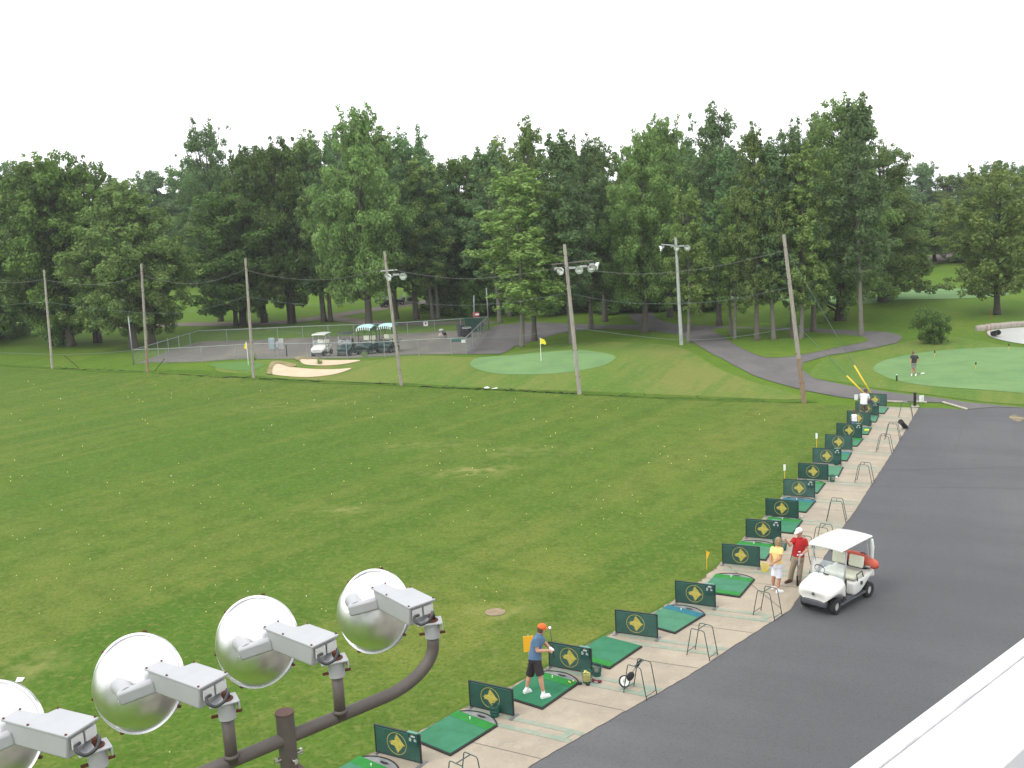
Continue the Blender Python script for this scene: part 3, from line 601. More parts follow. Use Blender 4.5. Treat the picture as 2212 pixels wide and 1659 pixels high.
t=thing('ball_box','small bright yellow box on the thirteenth mat','box',gz(1872,934,.08)); MB().box((0,0,.04),(.20,.12,.07)).obj('carton','flag_yellow',t,bevel=.008)
# head covers
hb=MB().tube([(-.13,0,.07),(-.09,0,.05),(0,0,.035),(.08,.01,.04),(.13,.02,.055)],[.03,.038,.03,.04,.02],10).obj('head_cover','maroon',smooth=True); g=gz(1289,1477); hb.location=g; hb.rotation_euler.z=R(-25); tag(hb,'maroon knitted head cover lying right of the full ball bucket','head cover')
hl=MB().box((0,-.038,.035),(.09,.004,.018)).obj('head_cover_label','print_white',hb)
for p,d in (((1253,1481),'dark rubber block at the tip of the ball tray by the golfer'),((1270,1483),'dark rubber block in front of the full ball bucket')):
    b=MB().ell((0,0,.03),(.055,.045,.035),12,8).obj('rubber_block','rubber',smooth=True); b.location=gz(*p); tag(b,d,'block')
# leaning folded trolley
a=gz(1344,1489,.09); top=atZ(1384,1427,.72)
t=thing('golf_trolley','folded black trolley with a white wheel leaning in a green stand','trolley',gz(1346,1491))
o=t.location
ax=(top-a).normalized()
MB().tube([a-o+ax*.12,top-o],[.014,.012],8).obj('handle_shaft','foot_steel',t,smooth=True)
MB().tube([top-o-ax*.22,top-o-ax*.14,top-o-ax*.02,top-o+ax*.05],[.024,.045,.034,.012],10).obj('grip','black_cloth',t,smooth=True)
MB().ell(a-o+ax*.30+Vector((.03,0,0)),(.09,.08,.13),12,8,Vector((0,0,1)).rotation_difference(ax).to_matrix()).obj('hub_case','black_cloth',t,smooth=True)
wc=a-o+ax*.14+Vector((-.03,-.05,.03)); wax=Vector((.35,-.85,.45)).normalized()
w=MB().lathe([(.085,-.02),(.14,-.02),(.15,-.01),(.15,.01),(.14,.02),(.085,.02),(.085,-.02)],28,c=wc,axis=wax).obj('wheel','tyre',t,smooth=True,sharp=40)
MB().lathe([(.055,-.023),(.118,-.023),(.118,.024),(.055,.024),(.055,-.023)],28,c=wc,axis=wax).obj('wheel_disc','white_paint',w,smooth=True,sharp=40)
MB().ell(a-o+ax*-.0+Vector((-.02,-.03,-.045)),(.045,.04,.045),10,8).obj('small_wheel','lamp_grey',t,smooth=True)
# golf bag leaning on its own legs
p0=gz(1957,925,.03); p1=atZ(1941,902.5,.72)
t=thing('golf_bag','black golf bag with red panels leaning on thin white legs','golf bag',p0); ax=(p1-p0); ax.z=.62; ax.normalize()
pr=[p0-p0+ax*s for s in (0,.03,.25,.5,.72,.86)]
MB().tube(pr,[.10,.12,.125,.11,.12,.125],14).obj('bag_body','black_cloth',t,smooth=True,sharp=50)
MB().tube([ax*.08+Vector((-.05,-.07,.05)),ax*.3+Vector((-.05,-.08,.06)),ax*.42+Vector((-.04,-.06,.05))],[.05,.085,.03],10).obj('pocket','red_bag',t,smooth=True)
MB().tube([ax*.5+Vector((-.03,-.06,.05)),ax*.66+Vector((-.03,-.06,.04))],[.05,.05],10).obj('pocket','red_bag',t,smooth=True)
for s in (-1,1): MB().tube([ax*.72,Vector((-.50,-.20+s*.28,0))],.009,6).obj('leg','white_paint',t)
# ------------------------------------------------ signs and posts around the range
def post(name,lab,cat,base,hh,r,m,n=10): 
    t=thing(name,lab,cat,base); MB().tube([(0,0,0),(0,0,hh)],r,n).obj('post',m,t,smooth=True,sharp=40); return t
g=gz(1976,880,.03); t=post('bollard','black post on a white base plate at the far corner of the concrete','post',g,.80,.075,'black_paint'); MB().box((0,0,.03),(.42,.26,.05)).obj('base_plate','kerb_white',t,bevel=.02); 
for s in (-1,1): MB().box((s*.15,0,.08),(.05,.06,.07)).obj('bolt_block','kerb_white',t,bevel=.02)
g=G(1990,871); t=post('notice_sign','small white notice on a short post right of the black post','sign',g,.3,.02,'steel_pole'); MB().box((0,-.03,.26),(.25,.03,.36)).obj('panel','white_paint',t,bevel=.006); MB().box((.03,-.047,.26),(.02,.003,.26)).obj('printed_line','cabinet_blue',t)
g=G(1849,873); t=post('notice_sign','small cream notice left of the man in the white shirt','sign',g,.3,.02,'steel_pole'); MB().box((0,-.03,.40),(.20,.03,.30)).obj('panel','white_paint',t,bevel=.006)
g=G(1145,1462); t=post('yardage_marker','orange yellow square marker standing on the range behind the golfer','marker',g,1.15,.014,'steel_pole'); pz=atY(1145,1390,g.y).z
b=MB().box((0,-.02,pz-.0),(.26,.02,.42)).obj('marker_board','sign_yellow',t); 
t.rotation_euler.z=R(8)
for (x,y,ty,lab) in ((1527,1232,1190,'thin yellow flag on a stake in the range grass near the sixth divider'),):
    g=G(x,y); z=atY(x,ty,g.y).z; t=post('range_flag',lab,'flag',g,z,.012,'flag_gold'); MB().prism([(0,z),(.10,z-.05),(.05,z-.20),(0,z-.30)],1,-.006,.006).obj('flag_cloth','flag_gold',t)
for (x,y,ty,lab) in ((1764,975,936,'white topped stake on the range grass left of the twelfth divider'),(1695,1040,1004,'white topped stake on the range grass left of the tenth divider')):
    g=G(x,y); z=atY(x,ty,g.y).z; t=post('range_stake',lab,'stake',g,z,.014,'flag_gold'); MB().box((0,0,z-.12),(.09,.03,.26)).obj('white_top','white_paint',t)
# flagsticks
for (x,y,tx,ty,lab,sc) in ((1169,781,1169,730,'white flagstick with yellow flag in the middle green',1),(537,790,537,738,'flagstick with yellow flag on the small green by the third pole',1)):
    g=G(x,y); z=atY(tx,ty,g.y).z-g.z; t=thing('flagstick',lab,'golf flag',g); MB().tube([(0,0,0),(0,0,z)],.022,8).obj('stick','white_paint',t)
    fx=1 if x>1000 else -1
    MB().prism([(0,z),(fx*.30,z-.12),(fx*.42,z-.38),(fx*.36,z-.52),(fx*.18,z-.42),(0,z-.46)] if fx>0 else [(0,z),(-.10,z-.10),(-.22,z-.50),(-.02,z-.55)],1,-.012,.012).obj('flag_cloth','flag_yellow',t)
for (x,y,lab) in ((2019,771,'short practice cup flag behind the man on the putting green'),(2107.6,797,'short practice cup flag in the middle of the putting green'),(2179,756,'short practice cup flag at the back of the putting green')):
    g=G(x,y,.03); t=thing('cup_flag',lab,'cup flag',g); MB().tube([(0,0,0),(0,0,.42)],.016,6).obj('stick','flag_gold',t); MB().box((0,0,.36),(.07,.05,.16)).obj('tag','black_paint',t)
g=G(1937,822,.03); t=post('green_edge_post','short black post at the left edge of the putting green','post',g,.34,.05,'black_paint'); MB().ell((0,0,.35),(.05,.05,.04),8,6).obj('cap','white_paint',t)
for (x,y) in ((1990,808.5),): 
    g=G(x,y,.06); ball(g,'white ball on the putting green right of the standing man','ball on the putting green',True)
# manhole-like soil patch, scraps
pp=gp([(1048,1326),(1051,1320),(1060,1317),(1073,1315.5),(1086,1317),(1092,1321),(1089,1327),(1078,1331),(1064,1332),(1053,1330)],3); patch('soil_patch',pp,'soil',.03,cell=.6)
for pl,lab in (([(33,1476),(38,1467),(54,1466),(48,1475)],'pale scrap of paper on the grass at the lower left'),([(1045,838),(1052,836),(1058,837.5),(1055,840),(1048,840.5)],'left one of two pale scraps below the middle green'),([(1062,840.5),(1074,838),(1075,839.5),(1064,842)],'right one of two pale scraps below the middle green')):
    g=gp(pl); c=sum(g,Vector())/len(g); b=MB(); z=hz(c.x,c.y)
    k=max(.0,0); b.v=[(p.x-c.x,p.y-c.y,.035+.02*(i%2)) for i,p in enumerate(g)]+[(p.x-c.x,p.y-c.y,.028) for p in g]; n=len(g); b.f=[tuple(range(n)),tuple(reversed(range(n,2*n)))]+[(i,i+n,(i+1)%n+n,(i+1)%n) for i in range(n)]
    o=b.obj('paper_scrap','white_paint'); o.location=(c.x,c.y,z); tag(o,lab,'scrap')
# scattered range balls
EP=gp(EDGE)
def clear_of_edge(p):
    for a,b in zip(EP[:-1],EP[1:]):
        if min(a.y,b.y)-.1<=p.y<=max(a.y,b.y)+.1:
            x=a.x+(b.x-a.x)*(p.y-a.y)/((b.y-a.y) or 1e-6)
            if p.x>x-.6: return False
    return True
rb=random.Random(11); n=0
while n<190:
    y=814+(rb.random()**1.7)*820; x=rb.uniform(4,1800)
    if y>1330 and rb.random()<.6: continue
    lim=1741 if y<900 else 1741-(y-900)*1.55
    if x>lim: continue
    if y<814+(x-113)*.036+10: continue
    if 720<x<960 and y>1230: continue
    g=G(x,y); 
    if not clear_of_edge(g): continue
    far=g.y>45
    o=ball((g.x,g.y,g.z+.036),('far' if far else 'near')+' yellow ball lying loose in the driving range grass','range balls scattered in the grass'+(' far out' if far else ''),rb.random()<.12)
    if rb.random()<2: o['label']=('small pale ball lying out in the far half of the driving range' if far else 'small yellow ball lying in the near half of the driving range')
    if far: o.scale=(1.05,1.05,1.05)
    else: o.scale=(.75,.75,.75)
    n+=1
# ------------------------------------------------ net poles, cables, guys
PL=[((113,797),(95,583),.12,0,'leftmost tall wooden net pole, weathered grey'),((319,805),(305,570),.125,1.9,'second tall wooden net pole from the left, reddish at its foot'),((548,817),(530,558),.13,0,'third net pole from the left, grey and next to the small yellow flag'),((867,833),(830,543),.13,0,'leaning brown net pole in front of the parked carts'),((1252,852),(1219,528),.15,0,'leaning grey net pole at the edge of the middle green'),((1737,870),(1693,507),.145,2.6,'rightmost net pole, grey above and orange brown below')]
PB=[];PT=[]
for (b,tp,r,ft,lab) in PL:
    g=G(*b); h=atY(*tp,g.y); PB.append(g);PT.append(h); t=thing('net_pole',lab,'pole',g,group='tall wooden poles of the range net')
    d=h-g; z0=ft/d.length
    r*=.78; MB().tube([d*z0,d*.5 if z0<.5 else d*.7,d],[r*1.12,r,r*.82],14).obj('shaft','wood_pole',t,smooth=True,sharp=60)
    if ft: MB().tube([-d*.01,d*z0],[r*1.2,r*1.12],14).obj('pole_foot','wood_foot',t,smooth=True,sharp=60)
    else: MB().tube([-d*.01,d*.004],[r*1.15,r*1.12],14).obj('pole_foot','wood_foot',t,smooth=True)
    for q in (.93,.74,.30,.12):
        p=d*q; MB().tube([p+Vector((-r*1.2,-.05,0)),p+Vector((r*1.25,-.05,0))],.03,6).obj('eye_bolt','rust',t)
def onpl(px,py,A,B):
    n=Vector((-(B-A).y,(B-A).x,0)); r=ray(px,py); t=(A-CAM).dot(n)/r.dot(n); return CAM+r*t
def cab(name,lab,segs,r,m,grp=None):
    pts=[]
    for (pp,i) in segs:
        A,B=PB[min(i,4)],PB[min(i,4)+1]; q=[onpl(x,y,A,B) for x,y in pp]; q=spl(q,6,False); pts+=q[:-1] if (pp,i)!=segs[-1] else q
    o=pts[0].copy(); t=MB().tube([p-o for p in pts],r,5).obj(name,m,smooth=True); t.location=o; return tag(t,lab,'cable',grp)
cab('net_cable','topmost sagging cable strung near the tops of the net poles',[([(-60,596),(-20,607),(30,611),(94,604)],0),([(94,604.6),(150,612),(205,615),(255,609),(304,592)],0),([(304,592),(335,603),(405,613),(475,603),(529,582)],1),([(529,582.5),(590,597),(668,604.5),(745,600),(832,579)],2),([(832,579),(900,592),(1000,602.4),(1110,594),(1227,574.7)],3),([(1227,574.7),(1300,587),(1402,591.5),(1540,577),(1694,542)],4)],.015,'cable_net')
cab('net_cable','middle sagging cable halfway up the net poles',[([(-60,661),(0,659.5),(97,652)],0),([(97,652),(200,666),(318,676),(420,672),(532,640.6)],1),([(532,640.6),(600,652),(680,659),(760,655),(842,641.7)],2),([(842,641.7),(910,655),(1001,659.7),(1110,652),(1227,633)],3),([(1227,633),(1310,649),(1402,656.3),(1552,651),(1702,621.6)],4)],.0105,'cable')
cab('net_cable','lowest thin cable between the middle and right net poles',[([(553,706.4),(600,714),(648,719),(740,723),(850,716)],2),([(850,716),(950,728),(1050,730),(1150,722),(1237,707.6)],3),([(1237,707.6),(1359,723.8),(1467,734),(1583,728.6),(1708,708)],4)],.011,'cable')
P6=PB[5]
for i,((ax,ay),(gx,gy),(s0,s1),lab) in enumerate((((1700,543),(1893,870),2.3,'upper guy wire with a long yellow guard running down behind the last divider'),((1724,704),(1884,868),1.9,'lower guy wire with a yellow guard ending by the man in white')) if 0 else (((1700,543),(1893,870),(2.3,0),'upper guy wire with a long yellow guard running down behind the last divider'),((1724,704),(1884,868),(1.9,0),'lower guy wire with a yellow guard ending by the man in white'))):
    a=atY(ax,ay,P6.y); g=G(gx,gy); t=thing('guy_wire',lab,'guy wire',g); d=a-g; u=d.normalized()
    MB().tube([Vector((0,0,0)),d],.014,6).obj('wire','cable',t); MB().tube([u*.15,u*(s0+.15)],.045,8).obj('yellow_guard','guy_yellow',t,smooth=True)
# fallen netting along the base of the poles
rn=random.Random(8)
def netting(name,pl,lab,r):
    g=[G(*p) for p in pl]; g=spl(g,8,False); o=g[0].copy(); b=MB(); pts=[];rs=[]
    for i,p in enumerate(g): pts.append(p-o+Vector((0,rn.uniform(-.12,.12),.05+rn.uniform(0,.06)))); rs.append(r*rn.uniform(.15,1.3))
    b.tube(pts,rs,5)
    for k in range(len(g)//12):
        p=pts[rn.randrange(len(pts))]; q=p+Vector((rn.uniform(-.7,.7),rn.uniform(-.2,.3),rn.uniform(.05,.2))); b.tube([p,(p+q)/2+Vector((.1,0,.05)),q],.012,4)
    t=b.obj(name,'netting'); t.location=o; return tag(t,lab,'net')
netting('fallen_net',[(1060,843),(1100,845),(1140,847),(1180,849),(1215,851),(1250,853)],'black netting bunched on the grass left of the leaning grey pole',.03)
netting('fallen_net',[(905,837),(960,840),(1010,841.5),(1058,844)],'black netting lying on the grass right of the brown pole',.035)
netting('fallen_net',[(1262,855),(1330,857),(1400,860),(1480,863),(1560,866),(1650,869)],'thin black netting along the grass right of the leaning grey pole',.015)
netting('fallen_net',[(330,808),(400,811),(470,814),(540,817)],'black netting lying between the second and third poles',.035)
netting('fallen_net',[(125,797),(170,799),(230,801),(310,804)],'black netting lying between the first and second poles',.03)
netting('fallen_net',[(560,820),(640,823),(740,827),(855,832)],'black netting lying below the sand bunkers',.03)
for (a_,b_,lab) in (((138,768),(171,795),'short dark net rope slanting beside the leftmost pole'),((355,775),(334,802),'dark net rope slanting right of the second pole')):
    g=G(*b_); p=atY(*a_,g.y); t=MB().tube([(0,0,0),p-g],.025,5).obj('net_rope','netting'); t.location=g; tag(t,lab,'rope')
# ------------------------------------------------ chain link yard fence
def fence(name,lab,base,postsx,hh,mt='chain_link',name2='fence'):
    """base = list of pixel points along the foot; one thing: rail, wire mesh, each post"""
    g=[G(*p) for p in base]; o=g[0].copy(); t=thing(name,lab,'fence',o)
    for a,c in zip(g[:-1],g[1:]):
        d=Vector((c.x-a.x,c.y-a.y,0)); L_=d.length; b=MB()
        me=b.add([(0,0,0.05),(L_,0,0.05+c.z-a.z),(L_,0,hh+c.z-a.z),(0,0,hh)],[(0,1,2,3)]).obj('wire_mesh',mt,t); me.location=a-o; me.rotation_euler.z=math.atan2(d.y,d.x)
    MB().tube([p-o+Vector((0,0,hh)) for p in g],.035,6).obj('top_rail','galv',t)
    for (px,py) in postsx:
        p=G(px,py); MB().tube([p-o,p-o+Vector((0,0,hh+.03))],.035,6).obj('post','galv',t)
    return t
FA=(289,788);FB=(1008,765);FC=(434.6,741.5);FD=(1056,711.7)
fence('chain_link_fence','chain link fence along the front of the gravel yard, behind the carts',[FA,(360,786),(560,778),(800,775.5),(930,768),FB],[(362,785.8),(437,783.5),(512,780.5),(665,777.5),(672,777),(750,776),(832,773.5),(905,769.5),(976,767)],1.30)
fence('chain_link_fence','chain link fence along the shaded back of the gravel yard',[FC,(560,737),(640,733),(820,727),(937,720.5),FD],[(491,739.5),(601,735),(655,732),(710,730),(765,728.5),(823,726.5),(881,723.5),(940,720),(996,716.5)],1.25)
fence('chain_link_fence','chain link fence on the left side of the gravel yard',[FA,FC],[(319,776),(343,768),(365,761),(388,754),(412,747)],1.28)
fence('chain_link_gate','pale chain link gate and panels on the right side of the yard',[FB,FD],[FB,(1022,748),(1034,733),(1039,728),FD],1.33,'chain_link_dense')
for (b_,tp,lab) in ((FA,(277,684),'tall thin steel post at the left corner of the yard'),(FD,(1050.6,622),'tall thin steel post at the back right corner of the yard'),((1024.5,714),(1023.7,638),'thin steel post behind the yard, left of the corner one')):
    g=G(*b_); h=atY(*tp,g.y); t=MB().tube([(0,0,0),h-g],.05,8).obj('steel_post','galv',smooth=True); t.location=g; tag(t,lab,'post')
cb=[onpl(x,y,G(*FA),G(*FA)+Vector((-30,2,0))) for x,y in ((286,757),(237,761.5),(170,765),(123,766),(60,764),(-40,760))]; o=cb[0].copy(); t=MB().tube([p-o for p in spl(cb,5,False)],.02,5).obj('net_cable','cable'); t.location=o; tag(t,'low thin cable running left from the yard corner post','cable')
g=G(921,721); t=thing('fence_sign','small white sign hung on the back fence of the yard','sign',g); MB().box((0,-.06,1.02),(.42,.02,.50)).obj('panel','white_paint',t); MB().box((0,-.075,1.02),(.16,.01,.2)).obj('printed_square','red_paint',t)
g=G(1003,765); t=thing('fence_sign','small pale sign at the near right corner of the yard fence','sign',g); MB().box((0,-.05,1.05),(.36,.02,.26)).obj('panel','white_paint',t)
# yard contents
g=G(597,771); t=thing('electrical_cabinet','grey blue electrical cabinet on legs in the yard','cabinet',g)
MB().box((-.28,0,1.15),(.48,.32,.95)).obj('cabinet_box','cabinet_blue',t,bevel=.02); MB().box((.20,0,1.05),(.22,.22,.5)).obj('meter_box','lamp_grey',t,bevel=.02); MB().box((.50,.02,1.1),(.42,.1,.9)).obj('mounting_board','steel_pole',t,bevel=.01)
for x in (-.46,-.1,.28,.62): MB().box((x,0,.35),(.05,.05,.72)).obj('leg','galv',t)
g=G(620,771); t=post('bollard','short dark post beside the electrical cabinet','post',g,1.0,.05,'cart_dark')
g=G(1024,716.5); t=thing('dumpster','dark green dumpster behind the yard gate','dumpster',g); MB().prism([(-1.0,0),(1.0,0),(1.15,1.55),(-1.15,1.75)],1,-.8,.8).obj('bin','dumpster',t,bevel=.03); MB().box((0,0,1.70),(2.35,1.7,.06),Matrix.Rotation(R(4),3,'Y')).obj('lid','dumpster',t,bevel=.02)
t.scale=(.74,.74,.76)
for x in (-.6,0,.6): MB().box((x,-.83,.8),(.07,.06,1.3)).obj('rib','dumpster',t)
g=G(1030,708); t=thing('utility_tractor','small red machine with a white plate beyond the dumpster','machine',g); MB().box((0,0,1.55),(1.0,.7,.7)).obj('hood','red_paint',t,bevel=.15); t.scale=(.75,.75,.80); MB().box((.15,-.37,1.7),(.5,.03,.24)).obj('plate','white_paint',t); MB().box((0,0,.75),(1.1,.8,.7)).obj('chassis','cart_dark',t,bevel=.08)
for s in (-1,1): MB().lathe([(.1,-.12),(.42,-.12),(.42,.12),(.1,.12)],20,c=(s*.55,-.35,.42),axis=(0,1,0)).obj('wheel','tyre',t,smooth=True,sharp=40)
g=G(996,727); t=thing('trash_can','black trash bin left of the dumpster','bin',g); MB().lathe([(0,0),(.3,0),(.38,1.05),(.35,1.05),(.3,.05),(0,.05)],16).obj('drum','cart_grey',t,smooth=True,sharp=40); MB().lathe([(.36,1.02),(.41,1.02),(.41,1.1),(.36,1.1),(.36,1.02)],16).obj('rim','cart_grey',t)
g=G(1009,729); t=thing('trash_can','pale rimmed grey drum between black bin and gate','bin',g); MB().lathe([(0,0),(.38,0),(.40,.9),(.36,.9),(.35,.05),(0,.05)],16).obj('drum','cart_dark',t,smooth=True,sharp=40); MB().lathe([(.36,.86),(.43,.86),(.43,.95),(.36,.95),(.36,.86)],16).obj('rim','lamp_grey',t)
g=G(957,733); t=thing('engine_block','grey lump of machinery on the yard gravel','machine',g)
MB().ell((0,0,.35),(.42,.32,.35)).obj('casing','stone',t,smooth=True); MB().ell((-.1,-.05,.85),(.24,.2,.14)).obj('tank','lamp_grey',t,smooth=True); MB().ell((.12,-.15,.5),(.22,.16,.25)).obj('motor','cart_dark',t,smooth=True); MB().tube([(-.1,-.1,.15),(-.6,-.3,.06)],.05,6).obj('drawbar','stone',t)
MB().box((-.0,0,.05),(.5,.4,.1)).obj('skid','cart_dark',t)
g=G(989,737.5); o=MB().box((0,0,.12),(1.1,.6,.24)).obj('green_crate','bucket_green',bevel=.03); o.location=g; tag(o,'low green crate inside the yard near the gate','crate')
# ------------------------------------------------ golf carts
def golf_cart(name,label,body,seat,roof,loc,rz,grp,trim='cart_dark',canopy=False,detail=True):
    t=thing(name,label,'golf cart',loc,rz,grp)
    # rings across the body: (x, half width, z bottom side, z bottom middle, z shoulder, z top)
    def ring(x,w,zs,zb,zh,zt,wt=.78):
        h=[(0,zb),(w*.55,zb),(w*.92,zs),(w,zs+.03),(w*1.0,zh-.06),(w*.95,zh),(w*wt,(zh+zt)/2+.02),(w*.45,zt),(0,zt+.008)]
        return [Vector((x,y,z)) for y,z in h]+[Vector((x,-y,z)) for y,z in reversed(h[1:-1])]
    fr=[ring(1.18,.30,.42,.40,.50,.54,.6),ring(1.225,.40,.42,.39,.58,.64,.7),ring(1.19,.50,.50,.39,.66,.72,.8),ring(1.06,.575,.575,.38,.72,.78,.84),ring(.82,.60,.60,.38,.76,.85,.84),ring(.60,.60,.50,.36,.80,.93,.84),ring(.52,.60,.36,.33,.84,.97,.86),ring(.46,.59,.32,.32,.84,.96,.86)]
    MB().loft(fr).obj('front_cowl',body,t,sub=2,smooth=True)
    # arch between bonnet and floor on each side
    for s in (-1,1):
        MB().prism([(.47,.33),(.60,.33),(.50,.94),(.42,.94)],1,s*.565-.02,s*.565+.02).obj('door_pillar_trim',trim,t,bevel=.01)
    rb_=[ring(.06,.56,.32,.32,.60,.66,.9),ring(-.02,.59,.30,.32,.66,.70,.9),ring(-.25,.60,.30,.34,.69,.72,.9),ring(-.52,.60,.42,.36,.72,.74,.9),ring(-.68,.61,.60,.38,.76,.78,.9),ring(-.86,.61,.64,.40,.80,.82,.9),ring(-1.04,.60,.56,.42,.80,.80,.9),ring(-1.16,.55,.48,.44,.70,.66,.9)]
    MB().loft(rb_).obj('rear_body',body,t,sub=2,smooth=True)
    MB().box((.26,0,.295),(.62,1.12,.05)).obj('floor','cart_grey',t,bevel=.01)
    MB().box((-.02,.0,.235),(1.45,1.14,.07)).obj('sill','cart_grey',t,bevel=.02)
    MB().box((1.15,0,.34),(.16,.78,.19)).obj('front_bumper','cart_grey',t,bevel=.05)
    MB().box((-.98,0,.72),(.34,.98,.14)).obj('bag_well',trim,t,bevel=.03)
    o=MB().box((-.26,0,.79),(.52,1.10,.13)).obj('seat',seat,t,bevel=.05)
    for s in (-1,1):
        MB().box((-.60,s*.27,1.10),(.10,.46,.34),Matrix.Rotation(R(-10),3,'Y')).obj('seat_back',seat,t,bevel=.045)
        MB().tube([(-.10,s*.60,.72),(-.06,s*.60,.92),(-.34,s*.60,.94),(-.42,s*.60,.76)],.017,8).obj('arm_rest',trim,t,smooth=True)
    MB().tube([(-.62,-.52,.93),(-.64,-.5,.98),(-.64,.5,.98),(-.62,.52,.93)],.02,8).obj('seat_bar',trim,t)
    for s in (-1,1):
        MB().tube([(.50,s*.54,.90),(.40,s*.53,1.35),(.34,s*.50,1.80)],.024,8).obj('roof_strut','lamp_grey' if not canopy else 'cart_dark',t,smooth=True)
        MB().tube([(-.93,s*.50,.78),(-.86,s*.49,1.3),(-.80,s*.46,1.80)],.020,8).obj('roof_strut','lamp_grey' if not canopy else 'cart_dark',t,smooth=True)
    if canopy:
        k=12; b=MB(); rg=[]
        for i in range(9):
            x=.62-i*1.75/8; c_=math.sin(math.pi*i/8); rg.append([Vector((x,-.62+1.24*j/k,1.86+.20*math.sin(math.pi*min(1,(i+.6)/8.6))*1.0+.10*math.sin(math.pi*j/k)-.02*c_*0)) for j in range(k+1)])
        b.loft(rg,cap=False,closed=False); o=b.obj('canopy','canopy_teal',t,smooth=True); sm=o.modifiers.new('t','SOLIDIFY'); sm.thickness=.02
        for i in range(14):
            y=-.62+1.24*i/14; MB().box((.635,y+1.24/28,1.83+.10*math.sin(math.pi*(i+.5)/14)),(.02,1.24/14-.002,.20)).obj('valance_stripe','canopy_dark' if i%2 else 'canopy_white',t)
        MB().box((-1.45,0,.62),(.75,1.1,.06)).obj('cargo_bed','lamp_grey',t,bevel=.01)
        for s in (-1,1): MB().box((-1.45,s*.55,.75),(.75,.04,.28)).obj('bed_side','lamp_grey',t,bevel=.01)
    elif roof:
        def rr_(x,w,z,cr): 
            return [Vector((x,w*q,z+cr*(1-q*q)-( .035 if abs(q)>.97 else 0))) for q in (-1,-.97,-.9,-.6,-.25,.25,.6,.9,.97,1)]
        top=[rr_(.60,.48,1.74,.01),rr_(.63,.545,1.78,.03),rr_(.52,.59,1.82,.045),rr_(.1,.61,1.84,.05),rr_(-.5,.60,1.84,.05),rr_(-.98,.58,1.82,.045),rr_(-1.05,.54,1.79,.03),rr_(-1.06,.48,1.75,.01)]
        b=MB(); b.loft(top,cap=False,closed=False); o=b.obj('roof',roof,t,smooth=True); sm=o.modifiers.new('t','SOLIDIFY'); sm.thickness=.045; sm.offset=-1
        bv=o.modifiers.new('s','SUBSURF'); bv.levels=1; bv.render_levels=2
        b=MB().box((.475,0,1.13),(.008,1.03,.42),Matrix.Rotation(R(-12),3,'Y')); 
        w=b.obj('windshield','clear_plastic',t); 
        for s in (-1,1): MB().box((.49,s*.30,.93),(.03,.05,.03)).obj('hinge','cart_dark',t)
    MB().tube([(.45+.13*math.cos(a)*.35,-.27+.16*math.sin(a)+0,1.05+.15*math.cos(a)*.9) for a in [2*math.pi*i/20 for i in range(21)]],.013,6).obj('steering_wheel',trim,t,smooth=True)
    MB().tube([(.62,-.27,.78),(.46,-.27,1.04)],.018,8).obj('steering_column',trim,t)
    for x,yw in ((.82,.45),(-.84,.495)):
        for s in (-1,1):
            c_=(x,s*yw,.225); w=MB().lathe([(.12,-.085),(.19,-.095),(.215,-.08),(.225,-.05),(.225,.05),(.215,.08),(.19,.095),(.12,.085),(.12,-.085)],28,c=c_,axis=(0,1,0)).obj('wheel','tyre',t,smooth=True,sharp=50)
            MB().lathe([(0,-.02),(.05,-.035),(.075,-.02),(.105,-.05),(.122,-.088),(.128,-.088),(.128,.05),(0,.05)],24,c=(x,s*yw,.225),axis=(0,-s,0) if 0 else ((0,-1,0) if s<0 else (0,1,0)) and (0,-1*s*-1,0)).obj('rim','rim',w,smooth=True,sharp=40)
    if detail:
        MB().lathe([(0,.012),(.045,.012),(.045,0),(0,0)],20,c=(1.215,0,.60),axis=(1,0,.15)).obj('front_badge','cart_grey',t)
        MB().lathe([(0,.03),(.055,.03),(.055,0),(0,0)],20,c=(-.32,.585,.60),axis=(0,1,0)).obj('side_badge','cart_grey',t)
        MB().lathe([(0,.03),(.055,.03),(.055,0),(0,0)],20,c=(-.32,-.585,.60),axis=(0,-1,0)).obj('side_badge','cart_grey',t)
        MB().box((.56,0,.985),(.06,.16,.02)).obj('dash_tray',trim,t,bevel=.01)
    return t
A_,B_,C_=G(1742,1312),G(1808.5,1323),G(1876,1284.6)
fw=(B_-C_).normalized(); lt=Vector((-fw.y,fw.x,0)); NC=(A_+B_)/2-fw*.82; NC.z=.016; RZ=math.atan2(fw.y,fw.x)
print('CART track',(A_-B_).length,'wb',(B_-C_).length,'rz',math.degrees(RZ),NC)
cart=golf_cart('golf_cart','white golf cart with cream seats parked on the asphalt beside the tee line','cart_white','cart_cream','cart_white',NC,RZ,'golf carts')
cart.scale=(1.05,1.0,1.02)
# red bag on the rear of the near cart
t=thing('golf_bag','red travel golf bag lying across the back of the near white cart','golf bag',NC+Vector((0,0,.0)),RZ)
MB().tube([(-.98,-.66,.98),(-1.0,-.60,1.03),(-1.0,-.3,1.08),(-1.0,.05,1.10),(-1.0,.4,1.06),(-1.0,.66,.98),(-.99,.75,.94)],[.06,.13,.165,.175,.17,.14,.07],16).obj('bag_body','red_bag',t,smooth=True)
MB().tube([(-1.02,-.2,.99),(-1.02,.1,1.22),(-1.0,.3,1.28),(-1.0,.38,1.22)],.018,6).obj('strap','maroon',t,smooth=True)
MB().box((-.86,.12,1.10),(.06,.34,.13)).obj('side_pocket','red_bag',t,bevel=.03); MB().box((-1.0,0,.86),(.3,.9,.12)).obj('bag_base','black_cloth',t,bevel=.03)
t=thing('towel','pale towel hanging from the rear corner of the cart roof','towel',NC,RZ); MB().tube([(-.97,.56,1.76),(-1.04,.55,1.5),(-1.0,.57,1.2),(-1.02,.56,1.05)],[.05,.06,.045,.02],8).obj('cloth','canopy_white',t,smooth=True)
